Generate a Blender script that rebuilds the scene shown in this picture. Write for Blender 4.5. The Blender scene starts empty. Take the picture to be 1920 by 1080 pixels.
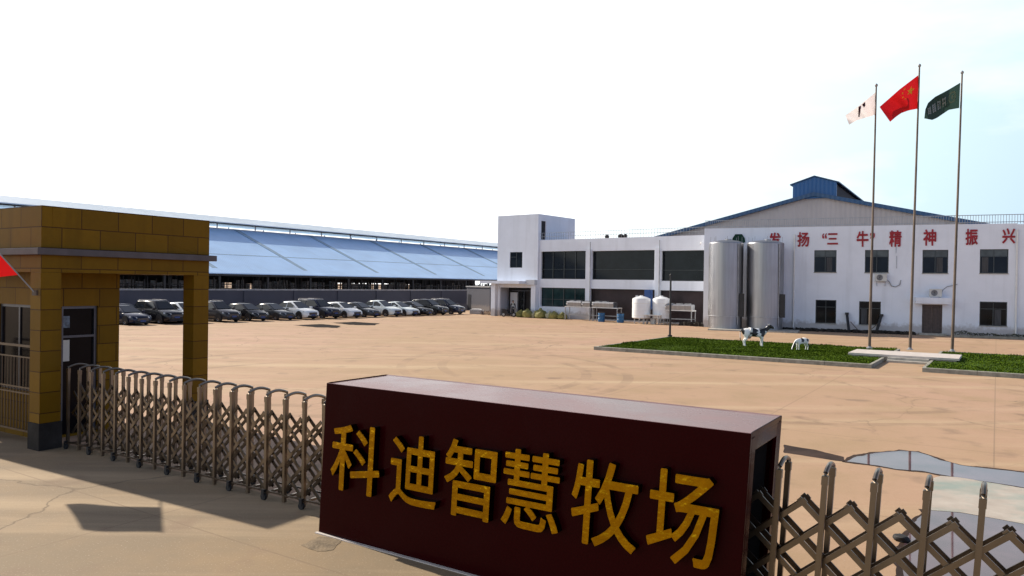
import bpy, bmesh, math, random
from mathutils import Vector, Matrix, noise
R = math.radians
random.seed(7)
scn = bpy.context.scene
col = scn.collection

# ------------------------------------------------------------------ camera
FPX, PITCH, ROLL, EYE = 1400.0, 7 / 1400.0, 0.014, 3.5
cd = bpy.data.cameras.new('camera')
cam = bpy.data.objects.new('camera', cd); col.objects.link(cam); scn.camera = cam
cd.sensor_width = 36; cd.lens = 36 * FPX / 1920; cd.clip_end = 4000; cd.clip_start = 0.1
fw = Vector((0, math.cos(PITCH), -math.sin(PITCH))); r0 = Vector((1, 0, 0)); u0 = r0.cross(fw)
CR = r0 * math.cos(ROLL) + u0 * math.sin(ROLL); CU = -r0 * math.sin(ROLL) + u0 * math.cos(ROLL)
CO = Vector((0, 0, EYE))
cam.matrix_world = Matrix.Translation(CO) @ Matrix((CR, CU, -fw)).transposed().to_4x4()

# ------------------------------------------------------------------ light
SUN = Vector((-6.17, 4.6, 5.0)).normalized()
sl = bpy.data.lights.new('sun', 'SUN'); sl.energy = 5.0; sl.angle = R(0.6); sl.color = (1, 0.90, 0.76)
so = bpy.data.objects.new('sun', sl); col.objects.link(so)
so.rotation_euler = SUN.to_track_quat('Z', 'Y').to_euler(); so.location = (-60, 40, 60)
w = bpy.data.worlds.new('World'); scn.world = w; w.use_nodes = True
nt = w.node_tree; N = nt.nodes; Lk = nt.links
bg = N['Background']; bg.inputs[1].default_value = 0.15
sky = N.new('ShaderNodeTexSky'); sky.sky_type = 'NISHITA'; sky.sun_disc = False
sky.sun_elevation = math.asin(SUN.z); sky.sun_rotation = math.atan2(SUN.x, SUN.y)
sky.air_density = 1.3; sky.dust_density = 3.0; sky.ozone_density = 1.5
# hazy sky: bright low haze that glows towards the sun, clearer and darker overhead, thin cloud streaks
def wn(kind, **kw):
    n_ = N.new(kind)
    for k, v_ in kw.items(): setattr(n_, k, v_)
    return n_
def wramp(src, stops, interp='LINEAR'):
    n_ = N.new('ShaderNodeValToRGB'); n_.color_ramp.interpolation = interp; e_ = n_.color_ramp.elements
    while len(e_) < len(stops): e_.new(.5)
    for q, (p_, c_) in zip(e_, stops): q.position = p_; q.color = (*c_, 1) if isinstance(c_, tuple) else (c_, c_, c_, 1)
    Lk.new(src, n_.inputs[0]); return n_.outputs[0]
tcw = N.new('ShaderNodeTexCoord'); spw = N.new('ShaderNodeSeparateXYZ'); Lk.new(tcw.outputs['Generated'], spw.inputs[0])
dtw = wn('ShaderNodeVectorMath', operation='DOT_PRODUCT'); dtw.inputs[1].default_value = SUN; Lk.new(tcw.outputs['Generated'], dtw.inputs[0])
hfw = wn('ShaderNodeMath', operation='MULTIPLY_ADD'); hfw.inputs[1].default_value = .5; hfw.inputs[2].default_value = .5; Lk.new(dtw.outputs['Value'], hfw.inputs[0])
mpw = N.new('ShaderNodeMapping'); mpw.inputs['Scale'].default_value = (1, 1, 2.8); mpw.inputs['Rotation'].default_value = (.25, .1, .4)
nzw = N.new('ShaderNodeTexNoise'); nzw.inputs['Scale'].default_value = 3.0; nzw.inputs['Detail'].default_value = 7; nzw.inputs['Roughness'].default_value = .55
Lk.new(tcw.outputs['Generated'], mpw.inputs[0]); Lk.new(mpw.outputs[0], nzw.inputs['Vector'])
# brightness / 8, as the ramp clips at 1
haze = wramp(hfw.outputs[0], [(0.0, (.28, .38, .62)), (.38, (.29, .39, .60)), (.54, (.41, .53, .63)), (.60, (.48, .61, .67)), (.68, (.62, .72, .74)), (.80, (1, 1, 1))])
gain = wn('ShaderNodeMixRGB', blend_type='MULTIPLY'); gain.inputs[0].default_value = 1; gain.inputs[2].default_value = (8, 8, 8, 1); Lk.new(haze, gain.inputs[1])
cloud = wn('ShaderNodeMixRGB', blend_type='MIX'); cloud.inputs[2].default_value = (6.0, 6.1, 6.2, 1)
Lk.new(wramp(nzw.outputs[0], [(.48, 0.0), (.68, .6)]), cloud.inputs[0]); Lk.new(gain.outputs[0], cloud.inputs[1])
brt = wn('ShaderNodeMixRGB', blend_type='LIGHTEN'); brt.inputs[0].default_value = 1; Lk.new(cloud.outputs[0], brt.inputs[1]); Lk.new(gain.outputs[0], brt.inputs[2])
mxw = N.new('ShaderNodeMixRGB'); Lk.new(wramp(spw.outputs['Z'], [(0.0, 1.0), (.37, .96), (.50, .18), (1.0, .04)]), mxw.inputs[0])
dim = wn('ShaderNodeMixRGB', blend_type='MULTIPLY'); dim.inputs[0].default_value = 1; dim.inputs[2].default_value = (.27, .29, .38, 1); Lk.new(sky.outputs[0], dim.inputs[1])
Lk.new(dim.outputs[0], mxw.inputs[1]); Lk.new(brt.outputs[0], mxw.inputs[2]); Lk.new(mxw.outputs[0], bg.inputs[0])
scn.view_settings.view_transform = 'Standard'; scn.view_settings.look = 'None'
scn.view_settings.exposure = 0.48; scn.view_settings.gamma = 1
scn.render.engine = 'CYCLES'; scn.cycles.max_bounces = 8

# ------------------------------------------------------------------ pixel helpers (1920 x 1080 photograph)
def ray(px, py): return CR * ((px - 960) / FPX) + CU * ((540 - py) / FPX) + fw
def G(px, py, z=0.0):
    d = ray(px, py); return CO + d * ((z - EYE) / d.z)
def at(px, py, D):
    d = ray(px, py); return CO + d * (D / d.y)
def axes(ang):
    a = R(ang); return Vector((math.cos(a), -math.sin(a), 0)), Vector((math.sin(a), math.cos(a), 0))
def on_front(O, ang, px, py, y=0.0):               # point of a facade: local (x, z)
    ex, ey = axes(ang); O = Vector((O[0], O[1], 0)); d = ray(px, py)
    p = CO + d * (((O + ey * y - CO).dot(ey)) / d.dot(ey)) - O
    return p.dot(ex), p.z

# ------------------------------------------------------------------ materials
def newmat(name):
    m = bpy.data.materials.new(name); m.use_nodes = True
    return m, m.node_tree, m.node_tree.nodes['Principled BSDF']
def lk(t, a, b): t.links.new(a, b)
def mixc(t, fac, a, b, mode='MIX'):
    n = t.nodes.new('ShaderNodeMixRGB'); n.blend_type = mode
    for i, v in enumerate((fac, a, b)):
        if isinstance(v, (int, float)): n.inputs[i].default_value = v
        elif isinstance(v, tuple): n.inputs[i].default_value = (*v[:3], 1)
        else: lk(t, v, n.inputs[i])
    return n.outputs[0]
def ramp(t, src, p0, p1, c0=(0, 0, 0), c1=(1, 1, 1)):
    n = t.nodes.new('ShaderNodeValToRGB'); e = n.color_ramp.elements
    e[0].position = p0; e[1].position = p1; e[0].color = (*c0, 1); e[1].color = (*c1, 1)
    lk(t, src, n.inputs[0]); return n.outputs[0]
def coords(t, scale=(1, 1, 1), rot=(0, 0, 0)):
    a = t.nodes.new('ShaderNodeTexCoord'); b = t.nodes.new('ShaderNodeMapping')
    b.inputs['Scale'].default_value = scale; b.inputs['Rotation'].default_value = rot
    lk(t, a.outputs['Object'], b.inputs[0]); return b.outputs[0]
def nz(t, vec, scale, detail=5, rough=.55):
    n = t.nodes.new('ShaderNodeTexNoise'); n.inputs['Scale'].default_value = scale
    n.inputs['Detail'].default_value = detail; n.inputs['Roughness'].default_value = rough
    lk(t, vec, n.inputs['Vector']); return n.outputs[0]
def bump(t, b, h, strength, dist=.02):
    n = t.nodes.new('ShaderNodeBump'); n.inputs['Strength'].default_value = strength; n.inputs['Distance'].default_value = dist
    lk(t, h, n.inputs['Height']); lk(t, n.outputs[0], b.inputs['Normal'])
def mat(name, c, rough=.6, metal=0, var=.18, scale=3.0, bmp=0.0, spec=.5, coat=0, stretch=(1, 1, 1)):
    m, t, b = newmat(name)
    v = coords(t, stretch); n = nz(t, v, scale)
    lo = tuple(x * (1 - var) for x in c); hi = tuple(min(1, x * (1 + var)) for x in c)
    lk(t, ramp(t, n, .3, .7, lo, hi), b.inputs['Base Color'])
    b.inputs['Roughness'].default_value = rough; b.inputs['Metallic'].default_value = metal
    b.inputs['Specular IOR Level'].default_value = spec; b.inputs['Coat Weight'].default_value = coat
    if bmp: bump(t, b, nz(t, v, scale * 6), bmp)
    return m

def ground_mat(name, ca, cb):
    m, t, b = newmat(name)
    v = coords(t, (1, 1, 1), (0, 0, R(33)))
    big = nz(t, v, .06, 5); mid = nz(t, v, .55, 6, .6); fine = nz(t, v, 9, 6, .65)
    st = nz(t, coords(t, (.05, .6, 1), (0, 0, R(20))), 1.0, 6, .6)
    c = mixc(t, ramp(t, big, .35, .65), ca, cb)
    c = mixc(t, mixc(t, 1.0, ramp(t, mid, .45, .72), (.75, .75, .75), 'MULTIPLY'), c, (.31, .215, .12))
    c = mixc(t, mixc(t, 1.0, ramp(t, st, .5, .70), (.75, .75, .75), 'MULTIPLY'), c, (.47, .35, .22))
    c = mixc(t, mixc(t, 1.0, ramp(t, fine, .52, .8), (.35, .35, .35), 'MULTIPLY'), c, (.26, .18, .11))
    br = t.nodes.new('ShaderNodeTexBrick'); lk(t, v, br.inputs['Vector'])
    br.offset = 0; br.inputs['Scale'].default_value = 1; br.inputs['Brick Width'].default_value = 5.2; br.inputs['Row Height'].default_value = 6.4
    br.inputs['Mortar Size'].default_value = .018; br.inputs['Mortar Smooth'].default_value = .3
    c = mixc(t, mixc(t, 1.0, br.outputs['Fac'], (.55, .55, .55), 'MULTIPLY'), c, (.20, .14, .09))
    spots = nz(t, coords(t, (1, 1, 1), (0, 0, 1)), .9, 3, .5)
    c = mixc(t, mixc(t, 1.0, ramp(t, spots, .60, .76), (.8, .8, .8), 'MULTIPLY'), c, (.22, .15, .10))
    # tyre tracks left by turning vehicles
    geo = t.nodes.new('ShaderNodeTexCoord')
    for (cx, cy, rad) in ((-6, 30, 9.0), (-6, 30, 10.6), (9, 33, 12.0), (9, 33, 13.7), (2, 20, 17)):
        s = t.nodes.new('ShaderNodeVectorMath'); s.operation = 'DISTANCE'; s.inputs[1].default_value = (cx, cy, 0)
        lk(t, geo.outputs['Object'], s.inputs[0])
        d = t.nodes.new('ShaderNodeMath'); d.operation = 'COMPARE'; d.inputs[1].default_value = rad; d.inputs[2].default_value = .2
        lk(t, s.outputs['Value'], d.inputs[0])
        f = mixc(t, 1.0, ramp(t, mid, .40, .62), (.62, .62, .62), 'MULTIPLY')
        f2 = mixc(t, 1.0, f, d.outputs[0], 'MULTIPLY')
        c = mixc(t, f2, c, (.25, .165, .105))
    # hairline cracks, grit and oil drips
    wv = t.nodes.new('ShaderNodeVectorMath'); wv.operation = 'ADD'; lk(t, v, wv.inputs[0])
    wn_ = t.nodes.new('ShaderNodeTexNoise'); wn_.inputs['Scale'].default_value = .8; wn_.inputs['Detail'].default_value = 5; lk(t, v, wn_.inputs['Vector']); lk(t, wn_.outputs['Color'], wv.inputs[1])
    vo = t.nodes.new('ShaderNodeTexVoronoi'); vo.feature = 'DISTANCE_TO_EDGE'; vo.inputs['Scale'].default_value = .17; lk(t, wv.outputs[0], vo.inputs['Vector'])
    ck = mixc(t, 1.0, ramp(t, vo.outputs['Distance'], .0015, .0045, (.8, .8, .8), (0, 0, 0)), ramp(t, big, .45, .55), 'MULTIPLY')
    c = mixc(t, ck, c, (.12, .085, .055))
    grit = nz(t, v, 55, 3, .7); c = mixc(t, mixc(t, 1.0, ramp(t, grit, .58, .72), (.5, .5, .5), 'MULTIPLY'), c, (.17, .12, .075))
    grit2 = nz(t, v, 38, 2, .6); c = mixc(t, mixc(t, 1.0, ramp(t, grit2, .62, .72), (.4, .4, .4), 'MULTIPLY'), c, (.52, .42, .32))
    dark_blot = nz(t, coords(t, (1.3, 1.3, 1), (0, 0, 2)), .42, 4, .5); c = mixc(t, mixc(t, 1.0, ramp(t, dark_blot, .66, .74), (.55, .55, .55), 'MULTIPLY'), c, (.16, .105, .07))
    lk(t, c, b.inputs['Base Color'])
    b.inputs['Roughness'].default_value = .85; b.inputs['Specular IOR Level'].default_value = .25
    bump(t, b, mixc(t, .5, mid, fine), .25, .02)
    return m

def plaster_mat(name, c, streak=(.33, .34, .36), amt=.55, base_dirt=.6):
    m, t, b = newmat(name)
    n1 = nz(t, coords(t, (1.6, 1.6, .12)), 1.0, 6, .6); n2 = nz(t, coords(t), .5, 5)
    n3 = nz(t, coords(t), 2.5, 6, .65)
    k = mixc(t, 1.0, ramp(t, n1, .52, .85), (amt * .48,) * 3, 'MULTIPLY')
    cc = mixc(t, k, mixc(t, ramp(t, n2, .3, .7), c, tuple(x * .90 for x in c)), streak)
    cc = mixc(t, mixc(t, 1.0, ramp(t, n3, .62, .8), (.4, .4, .4), 'MULTIPLY'), cc, tuple(x * .72 for x in c))
    tc = t.nodes.new('ShaderNodeTexCoord'); sp = t.nodes.new('ShaderNodeSeparateXYZ'); lk(t, tc.outputs['Object'], sp.inputs[0])
    ad = t.nodes.new('ShaderNodeMath'); ad.operation = 'ADD'; lk(t, sp.outputs['Z'], ad.inputs[0])
    mu = t.nodes.new('ShaderNodeMath'); mu.operation = 'MULTIPLY'; mu.inputs[1].default_value = -1.1; lk(t, n3, mu.inputs[0]); lk(t, mu.outputs[0], ad.inputs[1])
    dirt = ramp(t, ad.outputs[0], 0.0, .35, (base_dirt,) * 3, (0, 0, 0))
    cc = mixc(t, dirt, cc, (.30, .25, .21))
    lk(t, cc, b.inputs['Base Color']); b.inputs['Roughness'].default_value = .8; b.inputs['Specular IOR Level'].default_value = .3
    bump(t, b, n3, .15, .01)
    return m

def tile_mat(name, c, joint, bw, rh, vert=True, rough=.55, zoff=0.0):
    m, t, b = newmat(name)
    tc = t.nodes.new('ShaderNodeTexCoord'); sp = t.nodes.new('ShaderNodeSeparateXYZ'); lk(t, tc.outputs['Object'], sp.inputs[0])
    ad = t.nodes.new('ShaderNodeMath'); lk(t, sp.outputs['X'], ad.inputs[0]); lk(t, sp.outputs['Y'], ad.inputs[1])
    az = t.nodes.new('ShaderNodeMath'); lk(t, sp.outputs['Z'], az.inputs[0]); az.inputs[1].default_value = zoff
    cb = t.nodes.new('ShaderNodeCombineXYZ'); lk(t, ad.outputs[0], cb.inputs[0]); lk(t, az.outputs[0], cb.inputs[1])
    br = t.nodes.new('ShaderNodeTexBrick'); lk(t, cb.outputs[0], br.inputs['Vector'])
    br.inputs['Scale'].default_value = 1; br.inputs['Brick Width'].default_value = bw; br.inputs['Row Height'].default_value = rh
    br.inputs['Mortar Size'].default_value = .011; br.inputs['Mortar Smooth'].default_value = .2; br.inputs['Bias'].default_value = 0
    br.inputs['Color1'].default_value = (*c, 1); br.inputs['Color2'].default_value = (*[x * .74 for x in c], 1); br.inputs['Mortar'].default_value = (*joint, 1)
    n = nz(t, coords(t), 5, 6, .6)
    cc = mixc(t, mixc(t, 1.0, ramp(t, n, .4, .75), (.35, .35, .35), 'MULTIPLY'), br.outputs[0], tuple(x * .6 for x in c))
    rs = nz(t, coords(t, (2.2, 2.2, .18)), 1.0, 6, .6); cc = mixc(t, mixc(t, 1.0, ramp(t, rs, .52, .75), (.45, .45, .45), 'MULTIPLY'), cc, tuple(x * .45 for x in c))
    lk(t, cc, b.inputs['Base Color']); b.inputs['Roughness'].default_value = rough; b.inputs['Specular IOR Level'].default_value = .1
    inv = t.nodes.new('ShaderNodeInvert'); lk(t, br.outputs['Fac'], inv.inputs[1]); bump(t, b, inv.outputs[0], .5, .01)
    return m

def ribbed_mat(name, c, axis='X', per=.25, rough=.45, metal=.0, var=.1, spec=.5):
    m, t, b = newmat(name)
    v = coords(t); w_ = t.nodes.new('ShaderNodeTexWave'); w_.bands_direction = axis; w_.inputs['Scale'].default_value = .314 / per
    w_.inputs['Distortion'].default_value = 0; lk(t, v, w_.inputs['Vector'])
    n = nz(t, v, .25, 5)
    cc = mixc(t, ramp(t, n, .3, .7), tuple(x * (1 - var) for x in c), tuple(min(1, x * (1 + var)) for x in c))
    rust = nz(t, coords(t, (1, .15, .15) if axis == 'X' else (.15, 1, .15)), 1.3, 6, .65)
    cc = mixc(t, mixc(t, 1.0, ramp(t, rust, .55, .8), (.3, .3, .3), 'MULTIPLY'), cc, tuple(x * .55 for x in c))
    lk(t, cc, b.inputs['Base Color']); b.inputs['Roughness'].default_value = rough; b.inputs['Metallic'].default_value = metal
    b.inputs['Specular IOR Level'].default_value = spec
    bump(t, b, w_.outputs[0], .7, .03)
    return m

def glass_mat(name, c=(.012, .016, .018), rough=.08, spec=.5):
    m, t, b = newmat(name)
    n = nz(t, coords(t), .9, 3)
    lk(t, ramp(t, n, .3, .7, tuple(x * .6 for x in c), tuple(x * 1.6 for x in c)), b.inputs['Base Color'])
    b.inputs['Roughness'].default_value = rough; b.inputs['Specular IOR Level'].default_value = spec
    return m

def steel_mat(name, c, rough=.3, rings=True):
    m, t, b = newmat(name)
    n = nz(t, coords(t, (6, 6, .25)), 1.0, 5); n2 = nz(t, coords(t), .7, 4)
    cc = mixc(t, ramp(t, n, .35, .7), tuple(x * .82 for x in c), c)
    lk(t, cc, b.inputs['Base Color']); b.inputs['Metallic'].default_value = 1
    lk(t, ramp(t, n2, .3, .7, (rough * .85,) * 3, (rough * 1.25,) * 3), b.inputs['Roughness'])
    bump(t, b, n, .06, .01)
    return m

M = dict(
    ground=ground_mat('concrete_yard', (.365, .245, .145), (.41, .258, .178)), forecourt=ground_mat('concrete_forecourt', (.215, .165, .103), (.24, .18, .115)),
    plaster=plaster_mat('white_plaster', (.78, .82, .90)),
    plaster_grey=plaster_mat('grey_plaster', (.60, .62, .66), amt=.5),
    tile=tile_mat('ochre_cladding', (.195, .100, .004), (.06, .027, .006), .80, .42, zoff=.09),
    pillar=tile_mat('ochre_pillar_cladding', (.195, .100, .004), (.06, .027, .006), 40, .42, zoff=.09),
    cornice=mat('grey_brown_cornice', (.075, .06, .06), .6, var=.2),
    plinth=mat('dark_stone_plinth', (.034, .030, .027), .8, var=.3, bmp=.2, spec=.1),
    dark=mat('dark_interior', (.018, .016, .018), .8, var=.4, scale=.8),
    darkred=mat('dark_brown_painted_shade', (.030, .018, .020), .7, var=.4, scale=.8),  # darkred: shade inside the lower office recesses, painted as a dark colour
    frame=mat('dark_window_frame', (.035, .045, .048), .4), transom=mat('transom_glass_painted_reflection', (.060, .075, .078), .3, var=.5, scale=1.5),  # transom: reflection in the glass painted in as a paler base colour
    alu=mat('grey_aluminium', (.085, .085, .095), .4, metal=.6),
    glass=glass_mat('window_glass', (.006, .008, .010), .08, .22),
    glass_green=glass_mat('green_window_glass', (.010, .030, .032)),
    curtain=mat('curtain_cloth', (.05, .052, .056), .8, var=.4, scale=6, stretch=(4, 4, .2)),
    door_brown=mat('brown_door', (.075, .052, .045), .5, var=.3, scale=5),
    red_paint=mat('red_lettering', (.30, .010, .020), .6, var=.25, scale=2),
    green_paint=mat('green_emblem', (.006, .035, .022), .7, var=.2, spec=.2),
    white_metal=mat('white_metal', (.72, .72, .70), .45, var=.08),
    grey_metal=mat('galvanised_metal', (.33, .34, .36), .45, metal=.5, var=.2),
    black_metal=mat('black_metal', (.012, .012, .014), .5, var=.3),
    rust=mat('rusty_bronze_metal', (.13, .095, .07), .5, metal=.4, var=.4, scale=2, stretch=(1, 1, .6)),
    gate=steel_mat('bronze_steel', (.25, .205, .158), .33),
    gate_dark=steel_mat('worn_bronze_steel', (.13, .10, .075), .4),
    rubber=mat('black_rubber', (.015, .015, .016), .75, var=.3),
    steel=steel_mat('brushed_steel', (.36, .365, .385), .38),
    tank_white=mat('white_tank_plastic', (.74, .76, .78), .35, var=.06),
    shed_roof=ribbed_mat('pale_blue_sheet_roof', (.45, .66, .92), 'Y', .34, .42, 0, .08, .5),
    shed_cap=ribbed_mat('pale_sheet_ridge', (.55, .65, .72), 'Y', .34, .4),
    shed_seam=mat('dull_roof_strip', (.26, .37, .47), .6),
    barn_wall=ribbed_mat('grey_ribbed_cladding', (.40, .36, .36), 'X', .42, .55),
    barn_roof=ribbed_mat('blue_sheet_roof', (.015, .065, .16), 'X', .42, .4),
    barn_blue=ribbed_mat('blue_ribbed_cladding', (.006, .085, .26), 'X', .36, .45),
    wall_grey=plaster_mat('dark_grey_render', (.085, .085, .105), (.05, .05, .06), .5, .3),
    coping=mat('pale_coping', (.30, .30, .31), .7),
    stone=mat('worn_concrete', (.36, .34, .30), .8, var=.25, bmp=.3),
    kerb=mat('kerb_concrete', (.25, .24, .20), .85, var=.3, scale=4, bmp=.3),
    step=mat('paving_stone', (.52, .47, .43), .7, var=.15, scale=3),
    lawn=mat('lawn_soil', (.040, .078, .005), .95, var=.4, scale=2, spec=.1),
    grass=mat('grass_blades', (.058, .096, .006), .9, var=.32, scale=.5, spec=.05),
    cow_white=mat('white_statue_paint', (.78, .78, .77), .45, var=.06),
    cow_black=mat('black_statue_paint', (.010, .010, .012), .4, var=.3),
    cow_pink=mat('pink_statue_paint', (.50, .25, .22), .5, var=.1),
    water=glass_mat('puddle_water', (.085, .050, .060), .03, .34),
    mud=mat('wet_mud', (.040, .024, .018), .8, spec=.15, var=.4, scale=2),
    dark_blot=mat('black_painted_reflection', (.012, .009, .008), .9, spec=.05),  # flat black stands for dark cars mirrored in shallow puddles
    pale=mat('pale_cement_patch', (.40, .35, .29), .6, var=.3, scale=1.2),
    patch=mat('rough_cement_patch', (.17, .125, .075), .9, var=.35, scale=5, bmp=.6),
    paper=mat('paper_notice', (.62, .60, .52), .8, var=.05),
    bluesign=mat('small_blue_sign', (.12, .16, .20), .5, var=.6, scale=14),
    sack=mat('green_woven_sack', (.20, .19, .055), .75, var=.35, scale=3, bmp=.3),
    sack2=mat('pale_woven_sack', (.42, .40, .26), .75, var=.3, scale=3, bmp=.3),
    blue=mat('blue_plastic', (.01, .06, .22), .4, var=.15),
    bluedrum=mat('blue_drum_plastic', (.015, .10, .24), .4, var=.15),
    shrub=mat('dull_shrub_leaves', (.030, .042, .012), .8, var=.5, scale=3),
    shrub2=mat('dry_shrub_leaves', (.06, .022, .022), .8, var=.5, scale=3),
    gold=steel_mat('gold_plate', (.43, .225, .005), .24),
    gold_side=steel_mat('dark_polished_gold_edge', (.050, .030, .006), .16),
    skin=mat('skin', (.40, .23, .16), .55, var=.05), cloth_dark=mat('dark_cloth', (.014, .015, .018), .9),
    cloth_pale=mat('pale_cloth', (.50, .53, .50), .9), hair=mat('black_hair', (.012, .010, .010), .6),
    tail=mat('red_lens', (.25, .01, .01), .2), lamp=mat('clear_lens', (.55, .58, .60), .12, var=.2),
    tyre=mat('tyre_rubber', (.014, .014, .015), .8), rim=mat('alloy_rim', (.30, .30, .31), .35, metal=.8),
    plate=mat('blue_number_plate', (.02, .06, .22), .4, var=.1), carglass=glass_mat('car_glass', (.008, .011, .014), .04, .4), booth_glass=glass_mat('dark_booth_glass', (.006, .005, .006), .15, .08),
    ac=mat('ac_cream_metal', (.55, .55, .52), .5, var=.08),
)
# polished maroon stone of the sign
m, t, b = newmat('maroon_polished_stone')
v = coords(t); n = nz(t, v, 40, 3); n2 = nz(t, v, 1.2, 5)
c = mixc(t, ramp(t, n, .3, .7), (.022, .0003, .0008), (.034, .0006, .0014))
br = t.nodes.new('ShaderNodeTexBrick'); lk(t, coords(t, (1, 1, 1), (0, 0, 0)), br.inputs['Vector']); br.offset = 0
br.inputs['Scale'].default_value = 1; br.inputs['Brick Width'].default_value = .975; br.inputs['Row Height'].default_value = .63; br.inputs['Mortar Size'].default_value = .004
c = mixc(t, mixc(t, 1.0, br.outputs['Fac'], (.5, .5, .5), 'MULTIPLY'), c, (.02, .002, .003))
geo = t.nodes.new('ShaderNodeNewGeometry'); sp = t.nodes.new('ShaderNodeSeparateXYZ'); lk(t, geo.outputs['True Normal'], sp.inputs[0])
dust_sheen = mixc(t, 1.0, ramp(t, sp.outputs['Z'], .6, .9), ramp(t, n2, .25, .75, (.35,) * 3, (.8,) * 3), 'MULTIPLY')
c = mixc(t, dust_sheen, c, (.30, .19, .19))                      # pale dust on the level top, its sky sheen painted in as well
lk(t, c, b.inputs['Base Color']); b.inputs['Specular IOR Level'].default_value = .06
lk(t, ramp(t, n2, .35, .7, (.18,) * 3, (.34,) * 3), b.inputs['Roughness'])
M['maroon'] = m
m = M['gold']; t = m.node_tree; bump(t, t.nodes['Principled BSDF'], nz(t, coords(t), 5.5, 3), .55, .05)
m, t, b = newmat('pale_cement_patch_with_algae'); n = nz(t, coords(t, (.6, 1, 1)), .8, 5, .6); n2 = nz(t, coords(t), 2.4, 5)
c = mixc(t, ramp(t, n2, .3, .7), (.46, .40, .33), (.36, .30, .24))
c = mixc(t, mixc(t, 1.0, ramp(t, n, .48, .62), (.75, .75, .75), 'MULTIPLY'), c, (.20, .27, .23))
lk(t, c, b.inputs['Base Color']); b.inputs['Roughness'].default_value = .5; M['pale'] = m
def cloth(name, c):
    m, t, b = newmat(name)
    n = nz(t, coords(t), 8, 4)
    lk(t, ramp(t, n, .3, .7, tuple(x * .9 for x in c), tuple(min(1, x * 1.08) for x in c)), b.inputs['Base Color']); b.inputs['Roughness'].default_value = .75
    tr = t.nodes.new('ShaderNodeBsdfTranslucent'); tr.inputs[0].default_value = (*c, 1)
    mx = t.nodes.new('ShaderNodeMixShader'); mx.inputs[0].default_value = .45
    lk(t, b.outputs[0], mx.inputs[1]); lk(t, tr.outputs[0], mx.inputs[2]); lk(t, mx.outputs[0], t.nodes['Material Output'].inputs[0])
    return m
M['flag_red'] = cloth('red_flag_cloth', (.47, .006, .008)); M['flag_white'] = cloth('white_flag_cloth', (.80, .74, .72))
M['flag_green'] = cloth('dark_green_flag_cloth', (.022, .050, .040)); M['flag_gold'] = cloth('gold_star_cloth', (.95, .60, .03))
M['flag_mark'] = cloth('dark_maroon_flag_print', (.06, .01, .02)); M['flag_pale'] = cloth('pale_flag_print', (.38, .42, .40)); M['flag_lime'] = cloth('olive_flag_print', (.22, .28, .16))

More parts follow.
